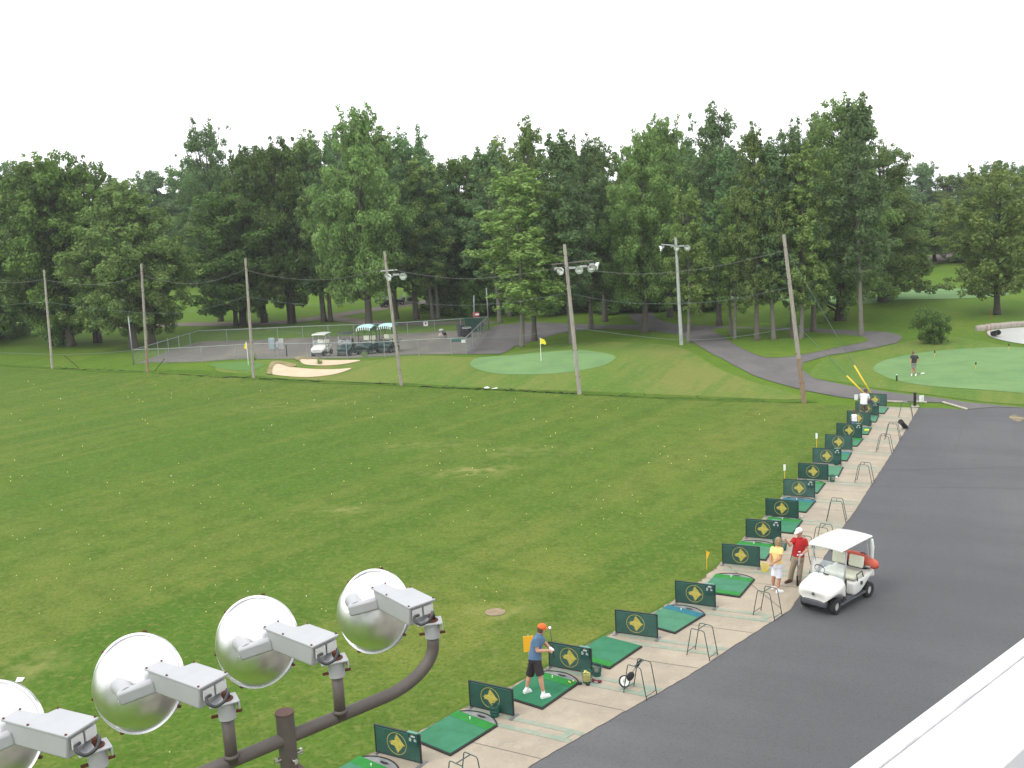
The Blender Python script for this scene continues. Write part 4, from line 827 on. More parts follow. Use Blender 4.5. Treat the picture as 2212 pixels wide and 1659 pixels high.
t=thing('bottle','pale blue bottle lying behind the cart seat','bottle',NC,RZ); MB().tube([(-.90,.42,.93),(-.90,.56,.95),(-.90,.62,.96)],[.045,.045,.02],10).obj('bottle_body','canopy_white',t,smooth=True)
def hd(dx,dy): return math.atan2(dy,dx)
def place(px,py,dx,dy): # front wheels' ground point
    g=G(px,py); v=Vector((dx,dy,0)).normalized(); p=g-v*.9; p.z=hz(p.x,p.y)+.02; return p,math.atan2(v.y,v.x)
p,r=place(688,770,-.16,-1); golf_cart('golf_cart','white golf cart parked first in the yard row','cart_white','cart_cream','cart_white',p,r,'golf carts',detail=False)
p,r=place(744,769,-.08,-1); golf_cart('utility_cart','dark green open cart with a black frame in the yard row','cart_green','cart_dark','cart_dark',p,r,'golf carts',detail=False)
p,r=place(787,766,-.22,-1); golf_cart('golf_cart','green cart with a striped turquoise canopy, left one of the pair','cart_green','cart_cream',None,p,r,'golf carts',canopy=True,detail=False).scale=(1.08,1.05,1.14)
p,r=place(832,763,-.22,-1); golf_cart('golf_cart','green cart with a striped turquoise canopy half behind the brown pole','cart_green','cart_cream',None,p,r,'golf carts',canopy=True,detail=False).scale=(1.08,1.05,1.14)
p,r=place(828,664,-.75,-.6); golf_cart('golf_cart','dark cart with pale lamps on the path behind the yard trees','cart_dark','cart_grey','cart_dark',p,r,'golf carts',detail=False)
p,r=place(866,658,-.9,-.3); golf_cart('golf_cart','second dark cart following on the path behind the yard trees','cart_dark','cart_grey','cart_grey',p,r,'golf carts',detail=False)
p,r=place(1590,640,-.7,-.7); golf_cart('golf_cart','pale cart far off between the thin trunks left of the right pole','cart_white','cart_cream','cart_white',p,r,'golf carts',detail=False)
p,r=place(1697,623,-.95,-.2); golf_cart('golf_cart','pale cart far off right behind the rightmost net pole','cart_white','cart_cream','cart_white',p,r,'golf carts',detail=False)
# ------------------------------------------------ foreground flood light rig
S2=atD(491,1550,6.0); S3=atZ(728,1459,S2.z); S4=atZ(934.5,1375,S2.z); S1=atZ(213,1654,S2.z)
print('lamp spacing',(S3-S2).length,(S4-S3).length,(S2-S1).length,S2,S4)
au=(S4-S1).normalized()
def lampN(): return Vector((math.sin(R(10))*math.cos(R(22)),math.cos(R(10))*math.cos(R(22)),-math.sin(R(22))))
Fw0=Vector((0,math.cos(PIT),-math.sin(PIT)))
def floodlight():
    t=thing('floodlight','x','floodlight',group='floodlights on the pipe arm'); o=S2
    zl=S2.z+.25
    lid=[(310.6,1443.8),(345.6,1427),(379,1437.2),(390,1439),(400,1437.6),(421,1429.8),(493.9,1453.6),(430.9,1487.2)]
    P=[atZ(x,y,zl)-o for x,y in lid]; c=sum(P,Vector())/len(P)
    print('lid size',(P[0]-P[-1]).length,(P[-1]-P[-2]).length,c)
    def sc(P,k,dz): return [(c.x+(p.x-c.x)*k,c.y+(p.y-c.y)*k,p.z+dz) for p in P]
    def pris(P,dz0,dz1,k0,k1):
        b=MB(); b.loft([sc(P,k0,dz0),sc(P,k1,dz1)]); return b
    pris(P,-.014,0,1,1).obj('lid','lamp_grey',t,bevel=.004)
    pris(P,-.150,-.014,.86,.93).obj('ballast_box','lamp_grey',t,bevel=.012)
    box=KIDS[t][-1]
    a,b_=Vector(P[-1]),Vector(P[-2]); out=(b_-a).normalized(); nn=Vector((-(out.y),out.x,0)); 
    if nn.dot((a+b_)/2-c)<0: nn=-nn
    m_=a.lerp(b_,.30)+Vector((0,0,-.06))-nn*.006; m2=a.lerp(b_,.72)+Vector((0,0,-.06))-nn*.006
    for q in (m_,m2): MB().box(q,(.075,.008,.06),Matrix.Rotation(math.atan2(out.y,out.x),3,'Z')).obj('label_plate','lamp_label',box)
    for i in (0,1,5,6,7):
        q=c+(Vector(P[i])-c)*.93; MB().cyl((q.x,q.y,q.z),(q.x,q.y,q.z+.006),.007,8).obj('lid_screw','rust',t)
    q=Vector(P[0]).lerp(Vector(P[-1]),.4); q=c+(q-c)*.93; MB().cyl((q.x,q.y,q.z),(q.x,q.y,q.z+.006),.007,8).obj('lid_screw','rust',t)
    n=lampN(); C=atD(300.5,1475,6.5)-o; D=.272; K=1.035
    pr=[(.290,.0),(.290,-.012),(.278,-.016),(.270,-.035),(.262,-.05),(.250,-.095),(.228,-.14),(.196,-.18),(.152,-.212),(.10,-.235),(.05,-.246),(0,-.25)]
    pin=[(.0,-.24),(.05,-.236),(.10,-.225),(.15,-.202),(.19,-.172),(.22,-.133),(.243,-.09),(.255,-.045),(.262,-.008),(.290,.0)]
    prof=[(r_*K,z_*K) for r_,z_ in pr+pin]
    o_=MB().lathe(prof,64,c=C,axis=n).obj('reflector','alu',t,smooth=True,sharp=60)
    MB().lathe([(.0,-.004),(.27,-.004)],48,c=C,axis=n).obj('glass','clear_plastic',o_)
    MB().lathe([(.294,-.022),(.308,-.022),(.308,.008),(.294,.008),(.294,-.022)],64,c=C,axis=n).obj('rim','alu_rim',o_,smooth=True,sharp=40)
    rot=Vector((0,0,1)).rotation_difference(n).to_matrix()
    for a in (15,95,150,205,262,335):
        q=C+rot@Vector((.309*math.cos(R(a)),.309*math.sin(R(a)),-.006)); MB().box(q,(.026,.014,.03),rot@Matrix.Rotation(R(a),3,'Z')).obj('rim_clip','rust',o_)
    fwd=ray(300,1470).normalized(); zd=(P[0]+o-CAM).dot(Fw0); e1=atD(326,1483,zd+.01)-o; e0=atD(256,1509.5,6.11)-o
    ap=C-n*.25; MB().cyl(ap+n*.02,e0+(e1-e0)*.3,.055,24,.05).obj('socket_collar','lamp_grey',t,smooth=True,sharp=40)
    MB().bar(e0,e1+(e1-e0).normalized()*.03,.065,.085).obj('socket_arm','lamp_grey',t,bevel=.016)
    dd=(e1-e0).normalized()
    for s in (-.02,.02): MB().ell(e0-dd*.001+Vector((0,0,s)),(.006,.006,.006),8,6).obj('arm_screw','chrome',t)
    # bracket and slip fitter
    MB().cyl((0,0,.0),(0,0,.105),.052,20).obj('slip_fitter','lamp_grey',t,smooth=True,sharp=40)
    k=Vector(P[-2]).lerp(Vector(P[-1]),.35); dirx=(Vector((k.x,k.y,0))).normalized(); px_=Vector((-dirx.y,dirx.x,0)); rotz=Matrix.Rotation(math.atan2(dirx.y,dirx.x),3,'Z')
    br=MB().box(dirx*.015+Vector((0,0,.110)),(.17,.13,.010),rotz); br.box(-dirx*.065+Vector((0,0,.087)),(.010,.13,.05),rotz); br.bar(dirx*.06+Vector((0,0,.108)),Vector((k.x,k.y,.135))*.75+Vector((0,0,.035)),.10,.012)
    br.obj('bracket','lamp_grey',t,bevel=.003)
    MB().cyl((0,0,.115),(0,0,.16),.020,10).obj('pivot_bolt','rust',t,smooth=True,sharp=40); MB().cyl((0,0,.1155),(0,0,.121),.045,16).obj('washer','rust',t)
    for s in ((1,0),(0,-1),(-1,0)):
        v=Vector((s[0],s[1],0)); v=rotz@v; MB().cyl(v*.05+Vector((0,0,.025)),v*.088+Vector((0,0,.025)),.010,8).obj('set_screw','rust',t)
    cp=[(1768,1105,5.98),(1752,1052,5.93),(1757,1085,5.86),(1728,1148,5.82),(1662,1185,5.80),(1606,1162,5.80),(1592,1122,5.84),(1625,1098,5.90)]
    MB().tube(spl([atD(x*.2798,1194.8+y*.2798,z)-o for x,y,z in cp],6,False),.0095,8).obj('power_cable','black_cable',t,smooth=True)
    return t
fl=floodlight(); fl.location=S2; fl['label']='silver floodlight second from the left on the near pipe arm'
dup(fl,S3,R(-5.8),'silver floodlight third from the left on the near pipe arm'); l4=dup(fl,S4,R(-17),'silver floodlight at the curved right end of the near pipe arm'); dup(fl,S1,R(9),'silver floodlight cut off by the left edge of the picture')
# pipe frame
for ch in KIDS[l4]:
    if ch.name.split('.')[0] in('reflector',): ch.location=Vector((.03,0,-.075))
t=thing('light_pole','brown pipe frame and pole carrying the near floodlights','light pole',(0,0,0)); 
zc=None
pA=atD(490,1640,6.0); drop=S2.z-atY(488,1648,S2.y).z; za=S2.z-drop
print('arm drop',drop)
E4=S4-au*.0; cm=S4-Vector((0,0,drop))
arm=[S1-Vector((0,0,drop))-au*1.2, cm-au*.42]
ctrl=[]
for i in range(13):
    a=math.pi/2*i/12; ctrl.append(cm-au*.42+au*.42*math.sin(a)+Vector((0,0,(drop*.80)*(1-math.cos(a)))))
arm+=ctrl[1:]+[S4+Vector((0,0,.02))]
t.location=(S1.x,S1.y,0); off=Vector((S1.x,S1.y,0))
MB().tube([p-off for p in arm],.041,20).obj('pipe_arm','pipe_brown',t,smooth=True)
for S in (S1,S2,S3): MB().tube([S-off-Vector((0,0,drop)),S-off+Vector((0,0,.02))],.036,20).obj('upright_stub','pipe_brown',t,smooth=True); KIDS[t][-1]
for S in (S2,S3): MB().lathe([(.036,0),(.046,0),(.044,.012),(.036,.02)],20,c=S-off-Vector((0,0,drop-.035))).obj('weld','pipe_brown',t,smooth=True)
mp=atZ(628,1600,za); 
# point of the arm nearest the pole
s=(mp-(S1-Vector((0,0,drop)))).dot(au); PP=S1-Vector((0,0,drop))+au*s; PP.z=za
print('pole at',PP)
MB().tube([PP-off+Vector((0,0,-.22)),PP-off+Vector((0,0,.165))],.055,24).obj('pole_sleeve','pipe_brown',t,smooth=True,sharp=50)
MB().tube([PP-off+Vector((0,0,.160)),PP-off+Vector((0,0,.172))],.058,24).obj('sleeve_cap','box_brown',t,smooth=True,sharp=50)
MB().tube([PP-off+Vector((0,0,-.9)),PP-off+Vector((0,0,-.22))],.06,24).obj('pole_neck','pipe_brown',t,smooth=True,sharp=50)
rz_=Matrix.Rotation(math.atan2(au.y,au.x),3,'Z')
MB().box(PP-off+Vector((0,0,-.38)),(.20,.20,.30),rz_).obj('mounting_box','box_brown',t,bevel=.008)
MB().box(Vector((PP.x-off.x,PP.y-off.y,(za-.5)/2)),(.16,.16,za-.5),rz_).obj('pole_shaft','pipe_brown',t,bevel=.006)
for v in (au*1,-au,Vector((au.y,-au.x,0))):
    q=PP-off+Vector((0,0,-.12)); MB().cyl(q+v*.05,q+v*.095,.013,8).obj('set_bolt','chrome',t,smooth=True,sharp=40); MB().box(q+v*.085,(.018,.018,.034),rz_).obj('bolt_head','chrome',t)
# ------------------------------------------------ flood lights on the far poles
def farlamp(px,py,Y,rz,pitch,lab,grp):
    r=dup(fl,atY(px,py,Y)-Vector((0,0,.2)),0,lab,group=grp); r.rotation_euler=(0,0,rz); r.scale=(.85,.85,.85); return r
Y4=PB[3].y;Y5=PB[4].y
for px,dr,lab in ((823,150,'left small floodlight on the brown pole over the carts'),(856,205,'right small floodlight on the brown pole over the carts')):
    farlamp(px+(8 if dr<180 else -8),592,Y4-.25,R(dr),0,lab,'floodlights on the brown pole')
t=MB().tube([atY(822,586,Y4)-PB[3],atY(858,583,Y4)-PB[3]],.04,8).obj('lamp_crossarm','steel_pole'); t.location=PB[3]; tag(t,'short steel crossarm holding two lamps on the brown pole','crossarm')
for px,py,dr,lab in ((1198,578,150,'leftmost small floodlight on the leaning grey pole'),(1228,577,185,'second small floodlight, partly behind the leaning grey pole'),(1252,574,200,'third small floodlight on the leaning grey pole'),(1276,570,-95,'rightmost small floodlight, turned sideways on the leaning grey pole')):
    farlamp(px,py,Y5-.3,R(dr),0,lab,'floodlights on the leaning grey pole')
t=MB().tube([atY(1190,572,Y5+.2)-PB[4],atY(1282,563,Y5+.2)-PB[4]],.045,8).obj('lamp_crossarm','pipe_brown'); t.location=PB[4]; tag(t,'brown crossarm holding four lamps on the leaning grey pole','crossarm')
g=G(1472,745); h=atY(1459.5,513,g.y); t=thing('light_pole','grey steel light pole between the thin trees with three lamps on top','light pole',g); d=h-g; MB().tube([Vector(),d],[.16,.11],12).obj('shaft','steel_pole',t,smooth=True,sharp=50); a=atY(1428,528,g.y)-g; b_=atY(1474,532,g.y)-g; MB().tube([a,b_],.05,8).obj('crossarm','steel_pole',t)
for px,py,dr,lab in ((1432,531,100,'left lamp on the grey steel light pole'),(1450,530,150,'middle lamp on the grey steel light pole'),(1466,530,185,'right lamp on the grey steel light pole')):
    farlamp(px,py,g.y-.2,R(dr),0,lab,'floodlights on the grey steel pole')
# ------------------------------------------------ white parapet of the terrace the camera stands on
zp=H-1.1
o1,o2=atZ(1830,1659,zp),atZ(2212,1375,zp); i1,i2=atZ(2160,1659,zp),atZ(2212,1609,zp)
print('parapet',o1,o2,i1,i2)
du=(o2-o1).normalized(); nn=Vector((du.y,-du.x,0)); w=(i1-o1).dot(nn); print('w',w,(i2-o1).dot(nn))
t=thing('parapet','white capped terrace parapet crossing the lower right corner','parapet',(o1.x,o1.y,0)); off=Vector((o1.x,o1.y,0)); L0,L1=-2.6,9.
def slab(a,b,z0,z1):
    P=[o1+du*L0+nn*a,o1+du*L1+nn*a,o1+du*L1+nn*b,o1+du*L0+nn*b]; m_=MB(); m_.loft([[Vector((p.x-off.x,p.y-off.y,z0)) for p in P],[Vector((p.x-off.x,p.y-off.y,z1)) for p in P]]); return m_
w1=w*.20
slab(0,w1,zp-.06,zp).obj('edge_cap','parapet_white',t,bevel=.006)
slab(w1+.0015,w,zp-.06,zp-.001).obj('cap','parapet_white',t,bevel=.006)
rs=random.Random(2); b=MB(); s=L0; Lr=[];Rr_=[]
while s<L1:
    ww=rs.uniform(.0004,.0018)*(1.5 if .9<s<1.7 else 1); q=o1+du*s+nn*(w1+rs.uniform(-.0012,.0012)); Lr.append(q-nn*ww); Rr_.append(q+nn*ww); s+=rs.uniform(.015,.05)
b.loft([[Vector((p.x-off.x,p.y-off.y,zp+.0015)),Vector((q.x-off.x,q.y-off.y,zp+.0015))] for p,q in zip(Lr,Rr_)],cap=False,closed=False)
b.obj('sealant','seam_grey',t)
slab(.03,w-.03,-.0,zp-.062).obj('wall','wall_tan',t); slab(w+.0,w+3.0,zp-.75,zp-.55).obj('terrace_floor','deck_grey',t)
slab(w-.028,w-.022,zp-.55,zp-.063).obj('inner_face','deck_grey',t)
# ------------------------------------------------ trees
def leaves(cl,nleaf,size,seed,flat=.5):
    """cl: list of (centre, radius, weight); returns verts/faces arrays of small folded leaf sprays"""
    g=np.random.default_rng(seed); C=np.array([c[0] for c in cl]); Rr=np.array([c[1] for c in cl]); W=np.array([c[2]*c[1]**2 for c in cl]); W/=W.sum()
    ix=g.choice(len(cl),nleaf,p=W); d=g.normal(size=(nleaf,3)); d/=np.linalg.norm(d,axis=1)[:,None]
    rad=Rr[ix]*g.uniform(.3,1.12,nleaf)**.6; pos=C[ix]+d*rad[:,None]*np.array([1,1,.8])
    nrm=d*.9+g.normal(size=(nleaf,3))*.45+np.array([0,0,flat]); nrm/=np.linalg.norm(nrm,axis=1)[:,None]
    a=g.normal(size=(nleaf,3)); a-=nrm*(a*nrm).sum(1)[:,None]; a/=np.linalg.norm(a,axis=1)[:,None]; b=np.cross(nrm,a)
    s=size*g.uniform(.6,1.35,nleaf)[:,None]; l=s*.5; w=s*.34
    v=np.stack([pos-a*l,pos+b*w-nrm*w*.25,pos+a*l,pos-b*w-nrm*w*.25],1).reshape(-1,3)
    f=np.arange(nleaf*4).reshape(-1,4)
    f=np.stack([f[:,[0,1,2]],f[:,[0,2,3]]],1).reshape(-1,3)
    return v,f
def fastmesh(name,v,f,m):
    me=bpy.data.meshes.new(name); me.vertices.add(len(v)); me.vertices.foreach_set('co',v.astype(np.float32).ravel())
    me.loops.add(f.size); me.loops.foreach_set('vertex_index',f.astype(np.int32).ravel()); me.polygons.add(len(f)); k=f.shape[1]
    me.polygons.foreach_set('loop_start',np.arange(0,f.size,k,dtype=np.int32)); me.polygons.foreach_set('loop_total',np.full(len(f),k,dtype=np.int32))
    me.materials.append(M[m]); me.update(); me.validate(); return me
PROT={}
def proto_tree(key,h,rad,prof,c0,nl,size,seed,leaf,bark,trunk_r,limbs=26,clump=1.0,leaders=5,stems=1,ivy=False,spread=.42):
    nl=int(nl*(1.15 if key in('slim','slim2','tall','tall2') else 1.45)); clump*=.97; limbs=int(limbs*1.4); size*=.95; leaders=int(leaders*1.6)
    """h height, rad crown radius, prof(t)->relative radius for t in 0..1 over the crown, c0 crown base fraction"""
    q=random.Random(seed); cl=[]; tb=MB()
    base=[(0,0)] if stems==1 else [(math.cos(a)*.55,math.sin(a)*.4) for a in [q.uniform(0,1)+2*math.pi*i/stems for i in range(stems)]]
    for (bx,by) in base:
        top=(bx*(2.2 if stems>1 else 1)+q.uniform(-.5,.5),by*2.2+q.uniform(-.5,.5)); hh=h*(.9 if stems==1 else q.uniform(.75,.92)); r0=trunk_r*(1 if stems==1 else .62)
        P=[Vector((bx+(top[0]-bx)*t+math.sin(t*5+seed)*.12,by+(top[1]-by)*t+math.cos(t*4+seed)*.12,hh*t)) for t in (0,.02,.06,.15,.3,.45,.6,.75,.9,1)]
        tb.tube([p-Vector((0,0,.25 if i==0 else 0)) for i,p in enumerate(P)],[r0*k for k in (1.55,1.3,1.06,.95,.82,.66,.5,.34,.16,.04)],9)
        for i in range(limbs//len(base)):
            t=(i+.5)/(limbs//len(base)); z=h*(c0+(1-c0)*t*.93)-h*.03; az_=i*2.399+q.uniform(-.5,.5); rr=rad*prof(t)*q.uniform(.72,1.12)
            tt=max(0,min(1,z/hh)); st=Vector((bx+(top[0]-bx)*tt,by+(top[1]-by)*tt,z-rr*.25)); rise=rr*q.uniform(.05,.5)*(1 if t>.25 else -.15+q.random()*.4)
            en=st+Vector((math.cos(az_)*rr,math.sin(az_)*rr,rise+rr*.2)); md=st.lerp(en,.5)+Vector((0,0,rr*.08))
            tb.tube([st,md,en],[max(.03,r0*.32*(1-t*.7)),max(.02,r0*.18*(1-t*.6)),.012],5)
            n=max(2,int(rr/(.85*clump)))
            for j in range(n):
                s=(j+1.0)/n; s=s**.8; p=(st.lerp(md,s*2) if s<.5 else md.lerp(en,s*2-1))
                k=clump*q.uniform(.65,1.15)*(.70+.34*math.sin(math.pi*min(1,t+.1)))
                off=Vector((q.gauss(0,spread),q.gauss(0,spread),q.gauss(0,spread*.8)))*clump*1.5
                cl.append((tuple(p+off),k,1.0))
                if s>.45 and q.random()<.7:
                    o2=Vector((q.gauss(0,1),q.gauss(0,1),q.gauss(.1,.7)))*clump*.95; cl.append((tuple(p+o2),k*.62,.9))
    for i in range(leaders):
        a=q.uniform(0,6.3); r_=rad*prof(.9)*q.uniform(0,1.1); x,y=math.cos(a)*r_,math.sin(a)*r_; z0=h*(.84); z1=h*q.uniform(.88,1.0)
        tb.tube([(x*.5,y*.5,z0-h*.08),(x,y,z1)],[.05,.012],4)
        n=max(3,int((z1-z0)/(.5*clump)))
        for j in range(n): 
            s=(j+.5)/n; cl.append(((x+q.gauss(0,.16),y+q.gauss(0,.16),z0+(z1-z0)*s),clump*.5*(1.2-s*.5),.9))
    if ivy:
        for i in range(26): 
            a=q.uniform(0,6.3); cl.append(((math.cos(a)*trunk_r*1.3,math.sin(a)*trunk_r*1.3,q.uniform(.2,h*c0)),.42,.8))
    v,f=leaves(cl,nl,size,seed); me=fastmesh('crown',v,f,leaf)
    tm=bpy.data.meshes.new('trunk'); tm.from_pydata(tb.v,[],tb.f); tm.materials.append(M[bark]); tm.shade_smooth()
    PROT[key]=(me,tm,h,rad)
dome=lambda t: math.sin(math.pi*(.14+.80*t))**.6
taper=lambda t: (.62+.38*math.sin(math.pi*min(1,t*1.3)))*(1-t**3*.62)
col=lambda t: (.78+.22*math.sin(math.pi*t))*(1-.42*t**4)
skirt=lambda t: 1.0-.66*t**.9
proto_tree('maple',20,6.2,dome,.14,34000,.34,1,'leaf_maple','bark',.42,44,1.05,6)
proto_tree('maple2',20,5.8,dome,.16,32000,.34,2,'leaf_dark','bark_dark',.40,40,1.0,7,stems=3)
proto_tree('broad',21,6.6,taper,.20,34000,.33,3,'leaf_olive','bark',.45,44,1.05,9)
proto_tree('tall',23,4.3,taper,.22,24000,.31,4,'leaf_olive','bark',.34,38,.85,8)
proto_tree('tall2',24,4.6,col,.20,26000,.31,5,'leaf_blue','bark',.34,40,.85,9)
proto_tree('slim',20,2.6,col,.24,13000,.29,6,'leaf_yellow','bark_pale',.20,34,.68,5)
proto_tree('slim2',21,2.9,taper,.28,14000,.29,7,'leaf_blue','bark_pale',.21,36,.70,6)
proto_tree('skirt',24,7.5,skirt,.13,36000,.32,8,'leaf_olive','bark_dark',.52,54,.95,9)
proto_tree('fill',21,6.2,dome,.05,26000,.42,9,'leaf_maple','bark_dark',.38,42,1.3,9)
proto_tree('fill2',21,5.6,taper,.05,24000,.42,10,'leaf_blue','bark_dark',.38,40,1.25,10)
proto_tree('open1',22,5.6,taper,.17,26000,.40,19,'leaf_olive','bark_dark',.38,42,1.2,10)
proto_tree('open2',21,5.2,col,.19,26000,.40,20,'leaf_maple','bark_dark',.38,42,1.2,10)
proto_tree('fill3',20,5.6,col,.05,24000,.42,11,'leaf_dark','bark_dark',.36,40,1.25,9)
proto_tree('loose',17,5.2,dome,.17,15000,.34,12,'leaf_yellow','bark_dark',.30,34,.8,6)
proto_tree('ivy',19,5.2,dome,.22,28000,.34,13,'leaf_dark','bark_dark',.45,36,1.0,6,ivy=True)
proto_tree('lowtree',6,4.0,dome,.16,9000,.30,14,'leaf_dark','bark_dark',.22,22,.8,0)
def tree(key,bx,by,ty,rpx,lab,group=None,name='tree',dist=None,cat='tree'):
    g=G(bx,by); d=(g-CAM).length; lo,hi=1.,60.
    # top pixel -> height
    dirx=ray(bx,ty); 
    lo=atY(bx,ty,g.y).z-g.z; hgt=max(2.,lo)
    me,tm,h,rad=PROT[key]; sz=hgt/(h*1.0); sx=(rpx*d/F)/rad
    t=thing(name,lab,cat,g,rnd.uniform(0,6.28),group); t.scale=(sx,sx,sz)
    a=link('trunk',tm,t); b=link('crown',me,t); KIDS[t]=[a,b]
    # keep trunks from getting fat when the crown is widened
    tk=min(1.,1./max(sx,.01)*1.0) if sx>1 else 1.; a.scale=(max(tk,.75),max(tk,.75),1)
    return t
TR=[('lowtree',7,730,640,78,'low dark spreading tree at the far left edge of the lawn'),
('ivy',121,745,335,112,'dark tree with ivy around its trunk behind the leftmost pole'),
('maple',154,747,314,105,'dark leafy tree just right of the ivy clad trunk'),
('maple2',213,740,322,80,'tree between the ivy clad trunk and the second pole'),
('broad',290,752,375,118,'wide tree with hanging boughs behind the second pole'),
('maple',330,742,412,88,'shorter leafy tree right behind the second pole'),
('maple',-45,745,400,115,'leafy tree cut by the left edge of the picture'),
('maple2',519,704,392,112,'dark many stemmed maple behind the third pole'),
('tall2',478,694,250,66,'round topped tall tree standing above the third pole'),
('ivy',570,697,300,70,'dark tree wrapped in ivy behind the yard fence'),
('maple2',630,699,285,82,'tree with a clump of stems behind the carts'),
('tall',702,695,275,70,'slim dark trunk, left of the pair over the white cart'),
('tall2',716,695,285,60,'slim dark trunk, right of the pair over the white cart'),
('broad',797,712,213,108,'big tree with flaring roots behind the striped canopy carts'),
('tall',856,690,268,78,'tree just right of the brown pole behind the yard'),
('tall2',901,689,268,78,'stout trunk behind the back fence near its white sign'),
('slim',935,690,330,55,'left of two pale thin trunks behind the back fence'),
('slim2',945,689,345,50,'right of two pale thin trunks behind the back fence'),
('fill3',1000,672,340,90,'dark low branched tree left of the tall steel corner post'),
('slim2',1078,698,300,62,'thin trunk just right of the yard corner'),
('slim',1099,684,290,56,'thin far trunk by the bend right of the yard corner'),
('slim',1126,750,352,86,'yellowish slender tree left of the middle green flag'),
('tall',1153,736,246,66,'slender tree on the lawn behind the middle green flag'),
('slim2',1234,742,268,72,'slender tree directly behind the leaning grey pole'),
('tall2',1276,712,285,62,'thin tree beside the path right of the leaning grey pole'),
('tall',1306,695,292,70,'thick trunk on the far side of the path, mid picture'),
('broad',1394,718,266,92,'tree standing on the lawn where the path curves'),
('broad',1449,685,235,84,'thick dark trunk inside the bend of the path'),
('slim',1487,741,395,44,'pale thin tree immediately right of the steel light pole'),
('tall2',1552,703,215,72,'dark trunk with spreading roots beyond the path fork'),
('slim2',1578,725,300,50,'first thin trunk on the grass island'),
('slim',1589,734,400,40,'second thin trunk on the grass island, with a low leafy twig'),
('tall',1636,737,258,60,'third trunk on the grass island, pale and straight'),
('slim2',1670,734,285,58,'fourth trunk on the grass island, pale and straight'),
('tall2',1713,730,252,60,'trunk on the grass island hidden behind the right pole'),
('slim',1729,733,300,50,'pale trunk just right of the right pole'),
('tall',1755,717,238,62,'slanting thin trunk by the upper path right of the pole'),
('skirt',1816,692,196,120,'large tree with long low boughs reaching right'),
('slim2',1859,726,190,62,'tall pale thin tree at the tip of the grass island'),
('skirt',1905,652,300,120,'wide low hanging tree right of the grass island'),
('loose',2152,679,345,98,'lone loose crowned tree left of the pond'),
]
for a in TR: tree(*a,group='trees standing around the yard and path')
g=G(2017,742); sb_=PROT['lowtree']; t=tree('lowtree',2017,742,672,34,'small round bushy sapling on the lawn above the putting green',cat='sapling',name='sapling')
st=MB().tube([(0,0,0),(0,0,2.3)],.03,6).obj('stake','bark_dark'); st.location=G(1987,722); tag(st,'thin dark stake left of the small bushy sapling','stake')
# the wood behind: individuals, some told apart only by place
fr=random.Random(21); kinds=['fill','fill2','fill3']
sky=[(-80,410),(0,392),(60,332),(100,318),(160,330),(200,325),(240,368),(300,362),(345,352),(400,350),(440,330),(490,300),(540,296),(600,296),(650,282),(700,285),(740,260),(800,262),(860,285),(910,290),(950,330),(1000,322),(1050,300),(1100,318),(1150,282),(1200,285),(1250,290),(1300,300),(1340,312),(1390,285),(1430,262),(1480,268),(1520,262),(1570,285),(1610,305),(1660,290),(1700,300),(1760,270),(1820,240),(1870,250),(1905,300),(1930,350),(2000,352),(2050,378),(2100,378),(2150,352),(2212,362),(2300,360)]
def sk(x):
    for (a,b),(c,d) in zip(sky[:-1],sky[1:]):
        if a<=x<=c: return b+(d-b)*(x-a)/(c-a)
    return 360
place_words=['above the leftmost pole','above the second pole','over the third pole','over the parked carts','over the brown pole','above the yard corner','above the middle green','over the leaning grey pole','over the steel light pole','over the grass island','above the rightmost pole']
def pw(x): return place_words[0 if x<200 else 1 if x<420 else 2 if x<620 else 3 if x<780 else 4 if x<920 else 5 if x<1080 else 6 if x<1200 else 7 if x<1380 else 8 if x<1540 else 9 if x<1680 else 10]
i=0
for x in range(-70,1540,62):
    x0=x+fr.uniform(-16,16); yb=(622 if x<940 else 655)+fr.uniform(-6,6)-(x0*.018)
    tree(kinds[i%3],x0,yb,sk(x0)+fr.uniform(6,34),fr.uniform(58,72),'dark tree of the dense wood '+pw(x0),'trees of the dense wood behind','wood_tree'); i+=1
for x in range(960,1560,44):
    x0=x+fr.uniform(-10,10); yb=672+fr.uniform(-5,5)-(x-960)*.022
    tree(kinds[i%3],x0,yb,sk(x0)+fr.uniform(30,110),fr.uniform(46,56),'shaded tree in the dense thicket '+pw(x0),'trees of the thicket behind the path','wood_tree'); i+=1
for x in range(-60,960,75):
    x0=x+fr.uniform(-20,20); yb=598+fr.uniform(-4,4)-(x0*.02)
    tree(kinds[i%3],x0,yb,sk(x0)+fr.uniform(30,70),fr.uniform(60,70),'far tree beyond the back fairway '+pw(x0),'far trees beyond the fairway','wood_tree'); i+=1
for x in range(1530,1880,44):
    x0=x+fr.uniform(-12,12); yb=592+fr.uniform(-8,4)-(x0-1530)*.06
    tree(('open1','open2')[i%2],x0,yb,sk(x0)+fr.uniform(5,50),fr.uniform(44,56),'tree beyond the far green '+pw(x0),'trees beyond the far green','wood_tree'); i+=1
